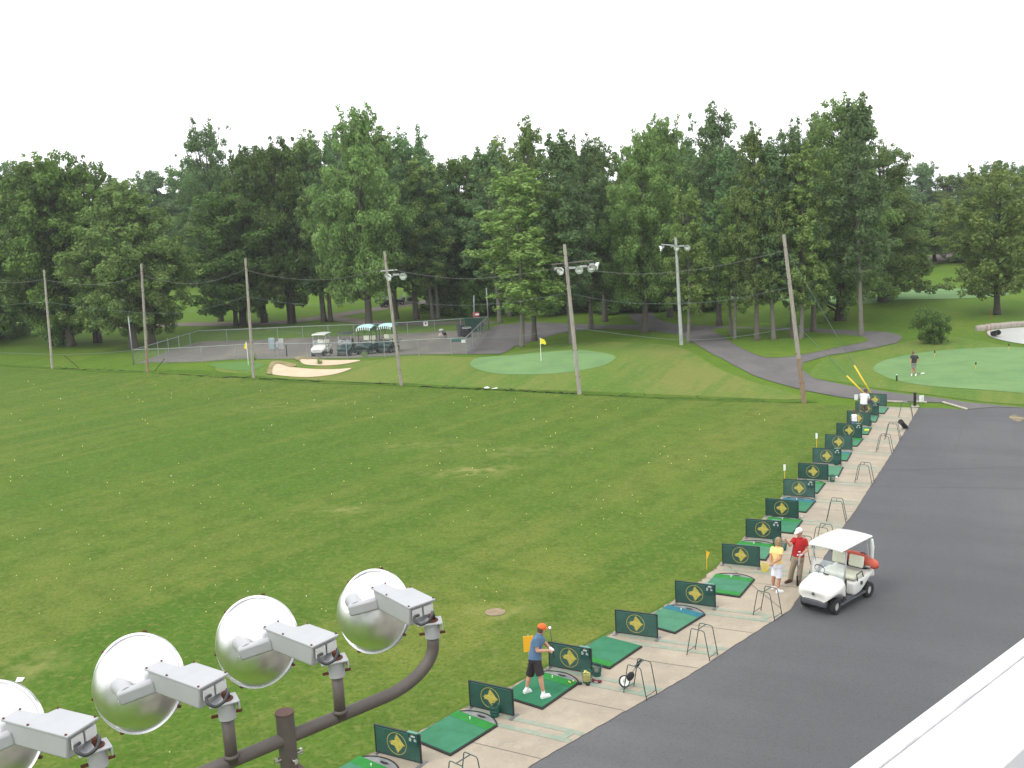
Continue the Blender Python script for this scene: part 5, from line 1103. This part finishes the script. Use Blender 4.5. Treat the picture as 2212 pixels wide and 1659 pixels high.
for (x0,yb,ty,r_,k,lab) in ((1935,535,352,46,'fill2','bluish dense tree right of the tall pale tree'),(1990,532,347,52,'fill2','tallest bluish tree on the distant right skyline'),(2045,530,372,44,'fill','rounded pale tree on the distant right skyline'),(2090,528,368,46,'fill2','dark tree left of the lone loose tree, on the skyline'),(2150,526,345,50,'fill3','dark pointed tree behind the lone loose tree'),(2205,525,356,48,'fill2','dark tree at the right edge on the skyline'),(2270,524,356,55,'fill','tree just beyond the right edge on the skyline'),
   (1955,575,442,52,'fill','mid distance tree behind the low hanging boughs'),(2020,565,430,62,'loose','round yellowish tree in the middle distance at right'),(2085,566,455,48,'fill','grey green tree left of the lone tree trunk'),(2215,575,430,55,'fill','mid distance tree right of the lone tree'),(2130,548,440,46,'fill3','mid distance tree behind the lone tree'),(1900,560,400,50,'fill2','mid distance tree partly behind the tall pale tree')):
    tree(k,x0,yb,ty,r_,lab,'distant trees at the right','wood_tree')
# understorey bushes below the thicket
def bushes():
    cl=[];q=random.Random(5)
    for i in range(26):
        a=q.uniform(0,6.3); r=q.uniform(0,1.6); cl.append(((math.cos(a)*r,math.sin(a)*r,q.uniform(.4,2.6)),.62,1))
    v,f=leaves(cl,4200,.30,77); return fastmesh('bush',v,f,'leaf_dark')
bm_=bushes()
for x in list(range(975,1560,30)):
    x0=x+fr.uniform(-8,8); g=G(x0,684-(x-960)*.03+fr.uniform(-4,4)); o=link('bush',bm_,None,g,fr.uniform(0,6)); s=fr.uniform(.9,1.5); o.scale=(s,s,s*fr.uniform(.8,1.3)); tag(o,'dark undergrowth bush below the thicket '+pw(x0),'bush','undergrowth bushes')
b2=link('bush',bm_,None,G(128,747),1.); b2.scale=(.8,.8,1.1); tag(b2,'dark round bush at the foot of the ivy clad tree','bush')
# tufts of weeds in the yard and along its fence
def tuft(n,h,seed):
    q=random.Random(seed); b=MB()
    for i in range(n):
        a=q.uniform(0,6.3); r=q.uniform(0,.2); x,y=math.cos(a)*r,math.sin(a)*r; l=h*q.uniform(.5,1.1); dx,dy=q.gauss(0,.13),q.gauss(0,.13); k=len(b.v)
        b.v+=[(x-.02,y,0),(x+.02,y,0),(x+dx,y+dy,l)]; b.f.append((k,k+1,k+2))
    return b
tf=tuft(60,.55,3).obj('weed_tuft','leaf_yellow'); tf.location=G(547,778); tag(tf,'weed tuft at the front fence left of the third pole','weed')
for p,l in (((787,771),'weed tuft growing in front of the striped canopy cart'),((690,787),'weed tuft on the lip of the smaller bunker')):
    dup(tf,G(*p),1.,l)
# ------------------------------------------------ people
def capsule(b,p0,r0,p1,r1,n=12,flat0=False,flat1=False):
    p0,p1=Vector(p0),Vector(p1); d=p1-p0; L_=max(d.length,1e-5); u=d/L_; pts=[];rs=[]
    if flat0: pts+=[p0];rs+=[r0]
    else:
        for a in (80,60,35,12): pts.append(p0-u*r0*math.sin(R(a))); rs.append(r0*math.cos(R(a)))
        pts.append(p0); rs.append(r0)
    pts.append(p1); rs.append(r1)
    if not flat1:
        for a in (12,35,60,80): pts.append(p1+u*r1*math.sin(R(a))); rs.append(r1*math.cos(R(a)))
    b.tube(pts,rs,n)
def bake(b,name,m,parent,vox,smooth=4,off=None):
    me=bpy.data.meshes.new(name); o3=off or Vector()
    me.from_pydata([(p[0]-o3[0],p[1]-o3[1],p[2]-o3[2]) for p in b.v],[],b.f); 
    bm=bmesh.new(); bm.from_mesh(me); bmesh.ops.recalc_face_normals(bm,faces=bm.faces[:]); bm.to_mesh(me); bm.free()
    tmp=bpy.data.objects.new('tmp',me); COL.objects.link(tmp)
    r=tmp.modifiers.new('r','REMESH'); r.mode='VOXEL'; r.voxel_size=vox; s=tmp.modifiers.new('s','SMOOTH'); s.factor=.5; s.iterations=smooth
    bpy.context.view_layer.update(); dg=bpy.context.evaluated_depsgraph_get(); me2=bpy.data.meshes.new_from_object(tmp.evaluated_get(dg)); bpy.data.objects.remove(tmp)
    me2.name=name; me2.materials.clear(); me2.materials.append(M[m]); me2.shade_smooth()
    o=link(name,me2,parent); KIDS.setdefault(parent,[]).append(o); return o
def hand(b,wr,el,curl_dir,s=1.,grip=.9):
    """palm + four fingers + thumb; wr wrist, el elbow, curl_dir the way the fingers close"""
    d=(wr-el).normalized(); c=Vector(curl_dir); c=(c-d*c.dot(d)).normalized(); w=d.cross(c)
    pc=wr+d*.045*s; capsule(b,wr,.026*s,pc,.030*s); 
    for k,(ln,o) in enumerate(((.070,-.030),(.080,-.010),(.076,.011),(.060,.031))):
        k0=pc+w*o*s+d*.035*s; capsule(b,wr+w*o*.5*s,.017*s,k0,.011*s,8); k1=k0+(d*(1-grip)+c*grip).normalized()*ln*.5*s; k2=k1+(c*(1-grip*.4)-d*grip*.75).normalized()*ln*.5*s
        capsule(b,k0,.0100*s,k1,.0092*s,8); capsule(b,k1,.0092*s,k2,.0080*s,8)
    t0=wr+d*.02*s-w*.026*s; t1=t0+(d*.5-w*.6+c*.4).normalized()*.038*s; t2=t1+(d*.6+c*.8).normalized()*.03*s; capsule(b,t0,.014*s,t1,.011*s,8); capsule(b,t1,.011*s,t2,.009*s,8)
def person(lab,base,J,face,colors,s=1.,vox=.009,legs='shorts',sleeve=.62,curl=((0,0,-1),(0,0,-1)),fem=False,grip=.8,cap=None,hair=None,glove=None,shoe='shoe_white',hem=1.,longhair=False):
    """J: world joints head,neck,chest,waist,pelvis,(sh,el,wr,hip,kn,an,toe,heel) L/R; face: direction the face looks"""
    t=thing('person',lab,'person',base); O=Vector(base); f=Vector(face).normalized(); up=(J['head']-J['neck']).normalized()*.5+Vector((0,0,.5)); up.normalize()
    side=f.cross(up).normalized(); f=up.cross(side).normalized()*1.; 
    if f.dot(Vector(face))<0: f=-f
    hd=J['head']; rot=Matrix((f,side,up)).transposed(); b=MB(); lat=(J['shR']-J['shL']).normalized()
    # body skin: one continuous surface
    b.ell(hd+up*.018*s,(.098*s,.078*s,.108*s),18,12,rot); b.ell(hd-up*.045*s+f*.022*s,(.068*s,.056*s,.070*s),16,10,rot)
    capsule(b,hd+f*.092*s-up*.002*s,.010*s,hd+f*.112*s-up*.026*s,.014*s,8); 
    for q in (-1,1): b.ell(hd+side*q*.080*s-up*.005*s-f*.008*s,(.020*s,.010*s,.032*s),8,6,rot)
    capsule(b,hd+f*.082*s-up*.062*s-side*.018*s,.010*s,hd+f*.082*s-up*.062*s+side*.018*s,.010*s,8)
    capsule(b,J['neck'],.058*s,hd-up*.05*s-f*.015*s,.054*s)
    capsule(b,J['chest'],.105*s,J['waist'],.095*s); capsule(b,J['waist'],.095*s,J['pelvis'],.11*s); capsule(b,J['chest'],.10*s,J['neck'],.06*s)
    capsule(b,J['shL'],.05*s,J['shR'],.05*s)
    for q in 'LR':
        capsule(b,J['sh'+q],.050*s,J['el'+q],.040*s); capsule(b,J['el'+q],.042*s,J['el'+q].lerp(J['wr'+q],.35),.043*s); capsule(b,J['el'+q].lerp(J['wr'+q],.35),.043*s,J['wr'+q],.027*s)
        hand(b,J['wr'+q],J['el'+q],curl[0 if q=='L' else 1],s,grip)
        capsule(b,J['hip'+q],.080*s,J['kn'+q],.058*s); k=J['kn'+q].lerp(J['an'+q],.3); bk=(J['heel'+q]-J['toe'+q]); bk.z=0; bk.normalize()
        capsule(b,J['kn'+q],.056*s,k+bk*.012,.058*s); capsule(b,k+bk*.012,.058*s,J['an'+q],.036*s)
    bake(b,'body',colors['skin'],t,vox,3,O)
    # shirt
    b=MB(); c,w_,n_=J['chest'],J['waist'],J['neck']; pl=J['pelvis']
    def trunk_(p,rw,rd): 
        return [p+lat*math.cos(2*math.pi*i/20)*rw*s+lat.cross(Vector((0,0,1))).normalized()*math.sin(2*math.pi*i/20)*rd*s for i in range(20)]
    low=w_.lerp(pl,hem); 
    shw=(J['shR']-J['shL']).length/2/s
    b.loft([trunk_(low,.182 if not fem else .19,.150),trunk_(w_.lerp(pl,.3),.172 if not fem else .172,.142),trunk_(w_,.168 if not fem else .155,.135),trunk_(w_.lerp(c,.55),.178,.138),trunk_(c,shw+.012,.142),trunk_(c.lerp(n_,.50),shw*.93,.115),trunk_(c.lerp(n_,.84),shw*.55,.085),trunk_(n_+Vector((0,0,.012*s)),.073,.072)])
    for q in 'LR':
        e=J['sh'+q].lerp(J['el'+q],sleeve); capsule(b,J['sh'+q],.072*s,e,.068*s,14,False,True); capsule(b,c.lerp(n_,.3),.09*s,J['sh'+q],.070*s)
    if fem:
        for q in (-1,1): b.ell(c+f*.10*s+lat*q*.07*s-Vector((0,0,.02)),(.075*s,.075*s,.075*s))
    o=bake(b,'shirt',colors['shirt'],t,vox,3,O)
    if sleeve>.4 and vox<.012:
        b=MB(); nn_=(n_+up*.02*s)-O; ring=[nn_+(side*math.cos(a)*.070+f*math.sin(a)*.072)*s for a in [2*math.pi*i/20 for i in range(21)]]; b.tube(ring,.011*s,6); b.obj('collar',colors['shirt'],o,smooth=True)
    # legs
    b=MB(); hl=(J['hipR']-J['hipL']); 
    rr=.15
    b.loft([trunk_(pl+Vector((0,0,-.08*s)),.178,.148),trunk_(pl,.182,.150),trunk_(pl.lerp(w_,.45),.168,.138),trunk_(pl.lerp(w_,.75),.160,.13)])
    for q in 'LR':
        h_,k_,a_=J['hip'+q],J['kn'+q],J['an'+q]
        if legs=='shorts': capsule(b,h_,.104*s,h_.lerp(k_,.50),.100*s); capsule(b,h_.lerp(k_,.4),.102*s,h_.lerp(k_,.88),.102*s,16,False,True)
        else: capsule(b,h_,.104*s,k_,.082*s); capsule(b,k_,.082*s,k_.lerp(a_,.5),.080*s); capsule(b,k_.lerp(a_,.5),.080*s,a_.lerp(J['heel'+q],.35),.080*s,14,False,True)
    bake(b,'shorts' if legs=='shorts' else 'trousers',colors['legs'],t,vox,3,O)
    for q in 'LR':
        b=MB(); hh,to,a_=J['heel'+q],J['toe'+q],J['an'+q]; dd=(to-hh); dd.z=0; dd.normalize(); zz=Vector((0,0,1))
        z0=hh.z; H_=Vector((hh.x,hh.y,z0+.048*s)); T_=Vector((to.x,to.y,z0+.038*s))
        capsule(b,H_+dd*.035*s,.044*s,H_.lerp(T_,.55),.046*s); capsule(b,H_.lerp(T_,.5),.046*s,T_-dd*.05*s,.042*s); capsule(b,H_+dd*.045*s,.046*s,a_-Vector((0,0,.01)),.044*s,12,False,True)
        b.box(H_.lerp(T_,.5)+Vector((0,0,-.030*s)),((T_-H_).length+.0,.085*s,.030*s),Matrix.Rotation(math.atan2(dd.y,dd.x),3,'Z'))
        bake(b,'shoe',shoe,t,max(vox*.8,.007),2,O)
        if legs=='shorts' and vox<.012: b=MB(); capsule(b,a_-Vector((0,0,.03)),.043*s,a_.lerp(J['kn'+q],.13),.043*s,12,False,True); bake(b,'sock','shoe_white',t,.007,2,O)
    if hair:
        b=MB(); b.ell(hd+up*.035*s-f*.020*s,(.098*s,.088*s,.100*s),18,12,rot)
        if longhair:
            b.ell(hd-f*.055*s-up*.03*s,(.070*s,.092*s,.115*s),16,10,rot); b.ell(hd-f*.045*s-up*.10*s,(.062*s,.098*s,.07*s),16,10,rot)
            for q in (-1,1): b.ell(hd+side*q*.072*s-up*.05*s-f*.005*s,(.055*s,.030*s,.095*s),12,8,rot)
        else: b.ell(hd-f*.035*s-up*.02*s,(.070*s,.079*s,.07*s),16,10,rot)
        bake(b,'hair',hair,t,vox,2,O)
    if cap:
        b=MB(); b.ell(hd+up*.055*s-f*.004*s,(.112*s,.096*s,.088*s),20,12,rot); o=bake(b,'cap',cap[0],t,vox,2,O)
        if cap[1]:
            b=MB(); ff=(f*cap[1]); rg=[]
            for k in range(9):
                a=R(-60+15*k); rg.append([hd-O+up*(.052)*s+(ff*math.cos(a)*.098+side*math.sin(a)*.084)*s, hd-O+up*(.032-.012*math.cos(a))*s+(ff*(math.cos(a)*.105+.070)+side*math.sin(a)*.074)*s])
            for r_ in rg: r_+= [r_[1]-up*.006*s, r_[0]-up*.006*s]
            b.loft(rg); b.obj('visor',cap[0],o,smooth=True,sharp=40)
        if not cap[1]:
            b=MB()
    if vox<.012:
        for q in (-1,1): MB().ell(hd-O+f*.088*s+side*q*.031*s+up*.012*s,(.008*s,.011*s,.007*s),8,6,rot).obj('eye','dark_eye',t,smooth=True)
    if glove:
        b=MB(); q=glove; hand(b,J['wr'+q],J['el'+q],curl[0 if q=='L' else 1],s*1.14,grip); capsule(b,J['wr'+q],.034*s,J['wr'+q]+(J['wr'+q]-J['el'+q]).normalized()*.05,.040*s); bake(b,'glove','glove',t,.006,1,O)
    return t
def V(px,py,Y,dy=0.): return atY(px,py,Y+dy)
# --- golfer in the orange cap (seen from behind, turned to the right)
mt=MATS[2][0]; 
aL=G(1139,1495,.085); aR=G(1176,1506,.085); Y0=(aL.y+aR.y)/2
J=dict(head=V(1169.8,1359.5,Y0,.05),neck=V(1165.5,1370.5,Y0,.03),chest=V(1160.5,1386,Y0,.03),waist=V(1156.5,1408,Y0),pelvis=V(1155.5,1425,Y0),
 shL=V(1167.5,1378,Y0,.20),elL=V(1178.5,1391,Y0,.20),wrL=V(1188.5,1400,Y0,.0),shR=V(1156.5,1381,Y0,-.15),elR=V(1160.8,1406,Y0,-.20),wrR=V(1186,1405,Y0,-.10),
 hipL=V(1151.5,1430,Y0,.12),hipR=V(1160,1432,Y0,-.08),knL=V(1144,1461,Y0,.20),knR=V(1168,1461.5,Y0,-.14),anL=V(1138,1486.5,aL.y),anR=V(1174,1496.5,aR.y))
zt=.085
for q,a,(hx,hy),(tx,ty) in (('L',aL,(1131,1497.5),(1148,1492)),('R',aR,(1168.5,1508.5),(1189,1502.5))):
    J['heel'+q]=G(hx,hy,zt); J['toe'+q]=G(tx,ty,zt)
for q in 'LR': 
    J['toe'+q].z=zt-.012; J['heel'+q].z=zt-.012
base=(J['heelL']+J['toeR'])/2; base.z=.075
person('man in an orange cap, blue shirt and black shorts holding a driver on his mat',base,J,(.75,.65,-.12),dict(skin='skin',shirt='shirt_blue',legs='shorts_black'),s=1.08,vox=.009,curl=((.3,-.3,-.8),(.3,.3,-.8)),cap=('cap_orange',1),hair='hair_brown',glove='L',grip=.95)
c0=J['wrR'].lerp(J['wrL'],.5)+Vector((.08,0,.0)); 
t=thing('golf_club','driver held upright in front of the golfer in the orange cap','golf club',c0); hdp=atY(1188.5,1360,Y0+.2)-c0; u=hdp.normalized(); 
MB().tube([-u*.22,u*.08],[.013,.015],10).obj('grip','black_cloth',t,smooth=True); MB().tube([u*.08,hdp],[.0085,.0065],8).obj('shaft','shaft_dark',t,smooth=True)
MB().ell(hdp+Vector((-.012,0,.035)),(.045,.06,.055),16,10,Matrix.Rotation(R(20),3,'Y')).obj('club_head','chrome',t,smooth=True)
# --- woman in yellow
aL=G(1669.5,1271,.03); aR=G(1683,1277,.03); Y0=(aL.y+aR.y)/2
J=dict(head=V(1681.6,1169,Y0,.02),neck=V(1680.4,1180.5,Y0),chest=V(1678,1191.5,Y0),waist=V(1678.5,1207,Y0),pelvis=V(1679,1219.5,Y0),
 shL=V(1669,1185,Y0,.10),elL=V(1664.5,1203,Y0,.0),wrL=V(1665.2,1217.5,Y0,-.16),shR=V(1687.6,1187,Y0,-.06),elR=V(1685.5,1206,Y0,-.20),wrR=V(1668.5,1218,Y0,-.22),
 hipL=V(1675,1223,Y0,.06),hipR=V(1682.6,1224.5,Y0,-.03),knL=V(1671.8,1246,Y0,.06),knR=V(1683.2,1251,Y0,-.04),anL=V(1670,1268,aL.y),anR=V(1680.5,1274,aR.y))
for q,(hx,hy),(tx,ty) in (('L',(1667,1273),(1677.5,1270.5)),('R',(1676.5,1281),(1693,1279))): J['heel'+q]=G(hx,hy,.03); J['toe'+q]=G(tx,ty,.03)
base=(J['heelL']+J['toeR'])/2; base.z=.03
person('woman in a yellow shirt and white shorts with her hands behind her back',base,J,(.75,.62,.02),dict(skin='skin_tan',shirt='shirt_yellow',legs='shorts_white'),s=.98,fem=True,hair='hair_blond',longhair=True,curl=((.3,-.3,.2),(-.3,-.6,.2)),grip=.7,hem=.75)
# --- man in red
aL=G(1725,1259,.03); aR=G(1706,1255,.03); Y0=(aL.y+aR.y)/2
J=dict(head=V(1726.0,1149.8,Y0,-.02),neck=V(1728,1161.5,Y0),chest=V(1727.5,1173.5,Y0),waist=V(1725,1190.5,Y0),pelvis=V(1724,1203,Y0),
 shL=V(1739.3,1167.5,Y0,-.02),elL=V(1743.8,1187,Y0,-.06),wrL=V(1730.5,1199.5,Y0,-.24),shR=V(1715.5,1165.5,Y0,.03),elR=V(1706.5,1178,Y0,-.08),wrR=V(1697.8,1167,Y0,-.14),
 hipL=V(1729.5,1205,Y0),hipR=V(1718.5,1204.5,Y0),knL=V(1728.2,1231,Y0,-.05),knR=V(1711.5,1229,Y0,.03),anL=V(1725.2,1254,aL.y,.02),anR=V(1706.5,1250,aR.y,.02))
for q,(hx,hy),(tx,ty) in (('R',(1709.5,1256),(1695.5,1260.5)),('L',(1725.5,1256),(1724.5,1266))): J['heel'+q]=G(hx,hy,.03); J['toe'+q]=G(tx,ty,.03)
base=G(1716,1259,.03)
person('man in a red shirt, khaki trousers and white cap gesturing with one hand',base,J,(-.80,-.55,-.10),dict(skin='skin',shirt='shirt_red',legs='khaki'),s=1.05,legs='trousers',cap=('cap_white',1),hair='hair_grey',curl=((0,.1,-1),(-.7,-.4,.2)),grip=.55,shoe='shoe_brown',hem=.85)
t=thing('golf_club','three golf clubs held upside down by the man in red, heads in his hand','golf clubs',J['wrL']); o=J['wrL']; ft=G(1721.5,1266,.03)-o; 
for k,dx in enumerate((0,.022)):
    b=MB().tube([Vector((-.05+dx*1.5,-.03,.07)),ft+Vector((dx,0,.30))],.0065,6).obj('shaft','chrome',t,smooth=True); MB().tube([ft+Vector((dx,0,.32)),ft+Vector((dx,0,.01))],[.013,.016],8).obj('grip','black_cloth',t,smooth=True)
for q in ((-.10,-.03,.02),(-.01,-.07,.03),(-.06,-.04,.12)): MB().ell(q,(.045,.03,.030),12,8).obj('club_head','chrome',t,smooth=True)
# --- man on the putting green
g=G(1974,811,.04); Y0=g.y
J=dict(head=V(1972,762,Y0),neck=V(1973,767.2,Y0),chest=V(1975,771.5,Y0),waist=V(1975,779,Y0),pelvis=V(1974.3,784.5,Y0),shL=V(1968.8,769.3,Y0,.02),elL=V(1967.8,777.5,Y0,-.05),wrL=V(1967.8,783.5,Y0,-.1),shR=V(1980.8,769.5,Y0,.02),elR=V(1984,776.5,Y0,.02),wrR=V(1979.5,782.5,Y0,-.08),hipL=V(1971.8,786,Y0),hipR=V(1976.8,786,Y0),knL=V(1971.3,796.5,Y0,.03),knR=V(1975.5,796.5,Y0,-.03),anL=V(1969.6,806.5,Y0),anR=V(1977.6,807.5,Y0))
for q,x in (('L',1969.3),('R',1978.2)): J['toe'+q]=G(x-.5,812.5,.04); J['heel'+q]=G(x+.5,808.3,.04)
person('man in a dark shirt and grey shorts standing on the putting green',g,J,(-.3,.9,-.15),dict(skin='skin_tan',shirt='shirt_black',legs='shorts_grey'),s=.93,vox=.016,hair='hair_grey')
g2=G(1993,808,.06); t=thing('golf_putter','pale putter lying right of the man on the putting green','putter',g2); MB().box((0,0,.04),(.28,.09,.07),Matrix.Rotation(R(30),3,'Z')).obj('putter_head','white_paint',t,bevel=.01); MB().tube([(0,0,.05),(-.5,.3,.05)],.012,6).obj('shaft','shaft_dark',t)
# --- man in the white shirt at the far mats
g=G(1866,903,.07); Y0=g.y
J=dict(head=V(1869.5,845.8,Y0,.18),neck=V(1868.5,850.5,Y0,.10),chest=V(1867,855,Y0,.06),waist=V(1866,864,Y0),pelvis=V(1865.5,873,Y0),shL=V(1860,853,Y0,.06),elL=V(1861,861,Y0,.22),wrL=V(1866,868,Y0,.34),shR=V(1875,853.5,Y0,.06),elR=V(1877,861,Y0,.2),wrR=V(1871,868,Y0,.34),hipL=V(1861.5,876,Y0),hipR=V(1869.5,876,Y0),knL=V(1859.5,888,Y0),knR=V(1871.5,888,Y0),anL=V(1859.5,900,Y0),anR=V(1872.5,900,Y0))
for q,x in (('L',1859),('R',1873)): J['toe'+q]=G(x,899,.07); J['heel'+q]=G(x,904,.07)
person('heavy man in a white shirt, dark patterned shorts and dark cap at the far mats',g,J,(.15,1,-.5),dict(skin='skin',shirt='shirt_white',legs='shorts_camo'),s=1.03,vox=.015,cap=('cap_navy',1),hair='hair_brown',sleeve=.8)
o=MB().tube([(0,0,0),(.02,0,.5),(0,0,.72)],[.10,.13,.09],12).obj('carry_bag','cap_navy',smooth=True); g=G(1879,892,.03); o.location=g; tag(o,'dark blue bag standing by the man in the white shirt','bag')
# --- child
g=G(1846,927,.04); Y0=g.y
J=dict(head=V(1844.8,889.5,Y0,.03),neck=V(1845,894.5,Y0),chest=V(1845.3,898.5,Y0),waist=V(1845.6,904.5,Y0),pelvis=V(1846,909.5,Y0),shL=V(1841,897.3,Y0),elL=V(1838.8,902,Y0,.05),wrL=V(1839.5,906,Y0,.15),shR=V(1849.6,897.3,Y0),elR=V(1851.8,902,Y0,.05),wrR=V(1852,906,Y0,.15),hipL=V(1843.6,911,Y0),hipR=V(1848.4,911,Y0),knL=V(1843.4,917.5,Y0),knR=V(1848.6,917.5,Y0),anL=V(1843.4,924,Y0),anR=V(1848.8,924,Y0))
for q,x in (('L',1843),('R',1849)): J['toe'+q]=G(x,923.5,.04); J['heel'+q]=G(x,927,.04)
person('child with brown hair in a white top and blue shorts at the far mats',g,J,(.2,1,0),dict(skin='skin',shirt='shirt_white',legs='denim'),s=.74,vox=.013,hair='hair_brown',longhair=True,sleeve=.15)
# ------------------------------------------------ camera, light, sky
cd=bpy.data.cameras.new('camera'); cam=bpy.data.objects.new('camera',cd); COL.objects.link(cam); SC.camera=cam
cd.sensor_width=36; cd.lens=F/2212*36; cd.clip_start=.05; cd.clip_end=5000
Rv=Vector((1,0,0)); Dn=Vector((0,-math.sin(PIT),-math.cos(PIT))); Fw=Vector((0,math.cos(PIT),-math.sin(PIT)))
X=math.cos(RHO)*Rv+math.sin(RHO)*Dn; Y=math.sin(RHO)*Rv-math.cos(RHO)*Dn
cam.matrix_world=Matrix((X,Y,-Fw)).transposed().to_4x4(); cam.location=CAM
el,az=R(52),R(-125)   # sun from behind-left
w=bpy.data.worlds.new('World'); SC.world=w; w.use_nodes=True; n=w.node_tree; n.nodes.clear(); N=n.nodes.new; L=n.links.new
o=N('ShaderNodeOutputWorld'); bg=N('ShaderNodeBackground'); bg.inputs[1].default_value=.1; L(bg.outputs[0],o.inputs[0])
sk=N('ShaderNodeTexSky'); sk.sky_type='NISHITA'; sk.sun_disc=False; sk.sun_elevation=el; sk.sun_rotation=az; sk.dust_density=4
mx=N('ShaderNodeMix'); mx.data_type='RGBA'; mx.inputs[0].default_value=.9; L(sk.outputs[0],mx.inputs[6])
# overcast layer: bright, slightly brighter high up
tc=N('ShaderNodeTexCoord'); nz=N('ShaderNodeTexNoise'); nz.inputs['Scale'].default_value=2.2; nz.inputs['Detail'].default_value=4; L(tc.outputs['Generated'],nz.inputs[0])
rp=N('ShaderNodeValToRGB'); rp.color_ramp.elements[0].color=(15,15.3,15.8,1); rp.color_ramp.elements[1].color=(18,18,18,1); L(nz.outputs[0],rp.inputs[0]); L(rp.outputs[0],mx.inputs[7]); L(mx.outputs[2],bg.inputs[0])
ld=bpy.data.lights.new('sun','SUN'); ld.energy=1.1; ld.angle=R(14); ld.color=(1,.96,.90); s=bpy.data.objects.new('sun',ld); COL.objects.link(s)
d=Vector((math.sin(az)*math.cos(el),math.cos(az)*math.cos(el),math.sin(el))); s.rotation_euler=d.to_track_quat('Z','Y').to_euler()
v=SC.view_settings; v.view_transform='Standard'; v.look='None'; v.gamma=1; v.exposure=.17
SC.cycles.max_bounces=6; SC.cycles.transparent_max_bounces=12; SC.cycles.diffuse_bounces=3; SC.cycles.glossy_bounces=3

hb_=MB().box((50,710,14.5),(1120,1600,33)); hz_=hb_.obj('haze','joint'); hm=bpy.data.materials.new('haze_air'); hm.use_nodes=True; n=hm.node_tree; n.nodes.clear()
o=n.nodes.new('ShaderNodeOutputMaterial'); pv=n.nodes.new('ShaderNodeVolumePrincipled'); pv.inputs['Color'].default_value=(.93,.96,1,1); pv.inputs['Density'].default_value=.00030; n.links.new(pv.outputs[0],o.inputs['Volume'])
hz_.data.materials.clear(); hz_.data.materials.append(hm); hz_['kind']='stuff'
